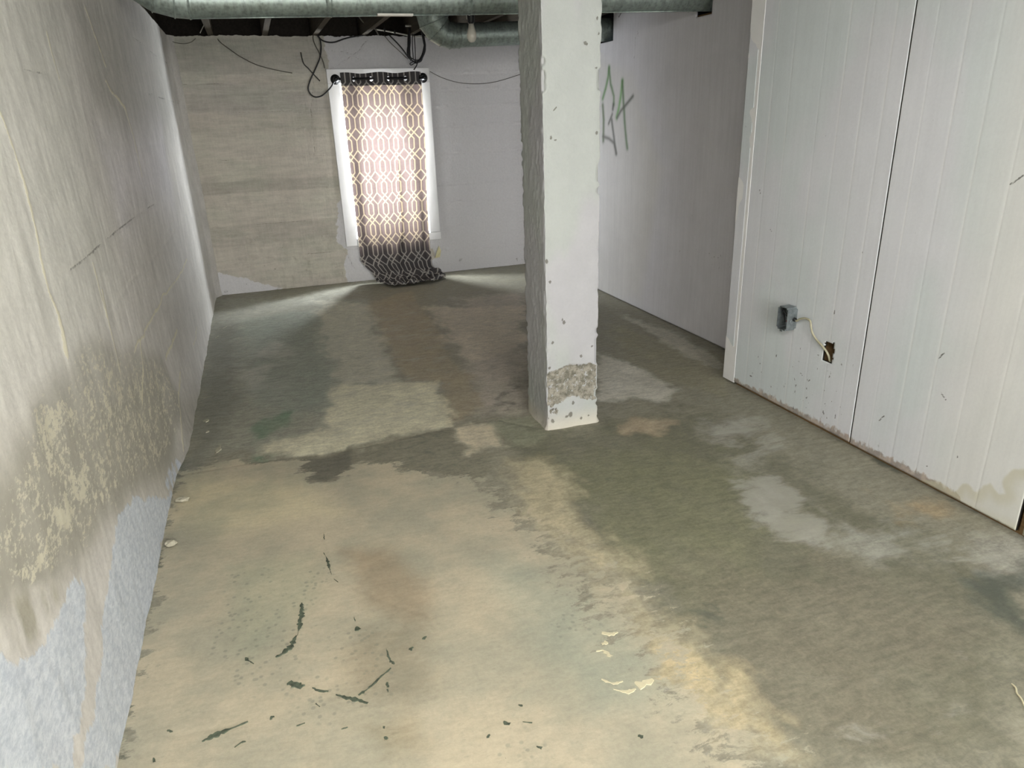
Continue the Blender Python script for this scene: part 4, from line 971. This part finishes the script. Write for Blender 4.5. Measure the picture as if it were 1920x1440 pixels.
# ------------------------------------------------------------------ outlet box with its cable
def build_box():
    y0, y1, z0, z1 = 2.636, 2.706, 0.432, 0.546; xa, xb = W1-.058, W1-.0015; t = .003
    o = tag(empty('outlet_box', (W1, 2.687, z0)), 'open galvanized electrical box on the white panel with a cream cable', 'electrical box')
    def A(x): under(o, x); return x
    bm = bmesh.new()
    vs = [bm.verts.new(v) for v in box_v(xa, xb, y0, y1, z0, z1)]
    fs = [bm.faces.new([vs[i] for i in f]) for f in BOXF]
    ve = [e for e in bm.edges if abs(e.verts[0].co.x-e.verts[1].co.x) > .01]
    bmesh.ops.bevel(bm, geom=ve, offset=.009, segments=3, affect='EDGES')
    front = max(bm.faces, key=lambda f: -f.calc_center_median().x)
    r = bmesh.ops.inset_region(bm, faces=[front], thickness=t)
    ex = bmesh.ops.extrude_face_region(bm, geom=[front]); bmesh.ops.translate(bm, vec=(.048, 0, 0), verts=[v for v in ex['geom'] if isinstance(v, bmesh.types.BMVert)])
    bmesh.ops.delete(bm, geom=[front], context='FACES_ONLY')
    me = bpy.data.meshes.new('shell'); bm.to_mesh(me); bm.free()
    A(finish(bpy.data.objects.new('shell', me), 'shell', MBOX, None, False))
    A(box('mounting_ear', (xa-.001, xa+.002, 2.662, 2.680, z0-.008, z0+.004), MBOX, None, .0008))
    A(box('mounting_ear', (xa-.001, xa+.002, 2.662, 2.680, z1-.004, z1+.003), MBOX, None, .0008))
    for z in (.475, .51): A(lathe('knockout', [(.011, 0), (.011, .0012), (.009, .0016)], (xa+.028, y0-.0002, z), (0, -1, 0), MBOX, None, 18))
    A(lathe('clamp', [(.010, 0), (.010, .010), (.007, .014)], (xa+.040, y0, .488), (0, -1, 0), MBLK, None, 14))
    A(tube('inner_wire', [(xa+.040, y0+.01, .49), (xa+.02, y0+.03, .51), (xa+.012, y0+.05, .53), (xa+.022, y0+.045, .49), (xa+.014, y0+.03, .47)], .0032, MBLK))
    A(tube('inner_wire', [(xa+.040, y0+.01, .488), (xa+.020, y0+.02, .50), (xa+.010, y0+.036, .52), (xa+.016, y0+.055, .51)], .003, MBLK))
    A(tube('inner_wire', [(xa+.040, y0+.012, .485), (xa+.018, y0+.022, .480), (xa+.020, y0+.018, .468)], .003, MRED))
    P = [(xa+.040, y0-.002, .488), (xa+.040, y0-.02, .486)]+[on(a, b, 0, W1-.020) for a, b in [(1500,598),(1510,597),(1519,602),(1521,615),(1524,626)]]+[on(a, b, 0, W1-.012) for a, b in [(1532,638),(1541,648)]]+[on(1549,658,0,W1-.004), on(1554,668,0,W1+.004), on(1557,679,0,W1+.016), (W1+.05, 2.40, .30)]
    A(tube('cable', P, .0050, MCBL, None, 10))
build_box()

# ------------------------------------------------------------------ small things
def chip(name, c, s, mat, label, cat, seed, group=None):
    rng = np.random.default_rng(seed); bm = bmesh.new(); bmesh.ops.create_icosphere(bm, subdivisions=2, radius=1)
    for v in bm.verts:
        p = np.array(v.co); k = .75+.45*rng.random(); v.co = (p[0]*s[0]*k, p[1]*s[1]*k, p[2]*s[2]*k)
    zmin = min(v.co.z for v in bm.verts)
    for v in bm.verts: v.co += Vector((0, 0, -zmin))
    me = bpy.data.meshes.new(name); bm.to_mesh(me); bm.free(); o = finish(bpy.data.objects.new(name, me), name, mat, None, False)
    o.location = c; return tag(o, label, cat, group)
c = on(333,944,2,0); chip('concrete_chip', (c[0]+.02, c[1], .002), (.026,.016,.012), MCHIP, 'pale concrete chip on floor at the left wall, farther of two', 'rubble', 1)
c = on(319,1026,2,0); chip('concrete_chip', (c[0]+.005, c[1], .003), (.022,.014,.012), MCHIP, 'pale concrete chip on floor at the left wall, nearer of two', 'rubble', 2)
c = on(818,475,1,D-.03)
pt = [on(a, b, 1, D-.035+.012*(i % 2)) for i, (a, b) in enumerate([(823,461),(827,470),(825,482),(816,484),(819,472)])]
V = [tuple(p) for p in pt]+[(p[0]+.002, p[1]+.012, p[2]) for p in pt]
tag(mesh('paint_chip', V, [(0,1,2,3,4),(9,8,7,6,5)]+[(i, i+5, (i+1) % 5+5, (i+1) % 5) for i in range(5)], plain('pale_yellow_peel', (214, 208, 166), 0.7, 0, .05), None, False), 'pale yellow peeling flake on the wall below the right casing', 'paint flake')
P_ = [tuple(np.array(on(a, b, 2, 0.0))+[0, 0, .004]) for a, b in [(1896,1284),(1904,1292),(1906,1302),(1914,1312),(1922,1330)]]
tag(tube('string_scrap', P_, .0022, MCREAM), 'thin pale string scrap lying on the floor at the far right edge', 'string')
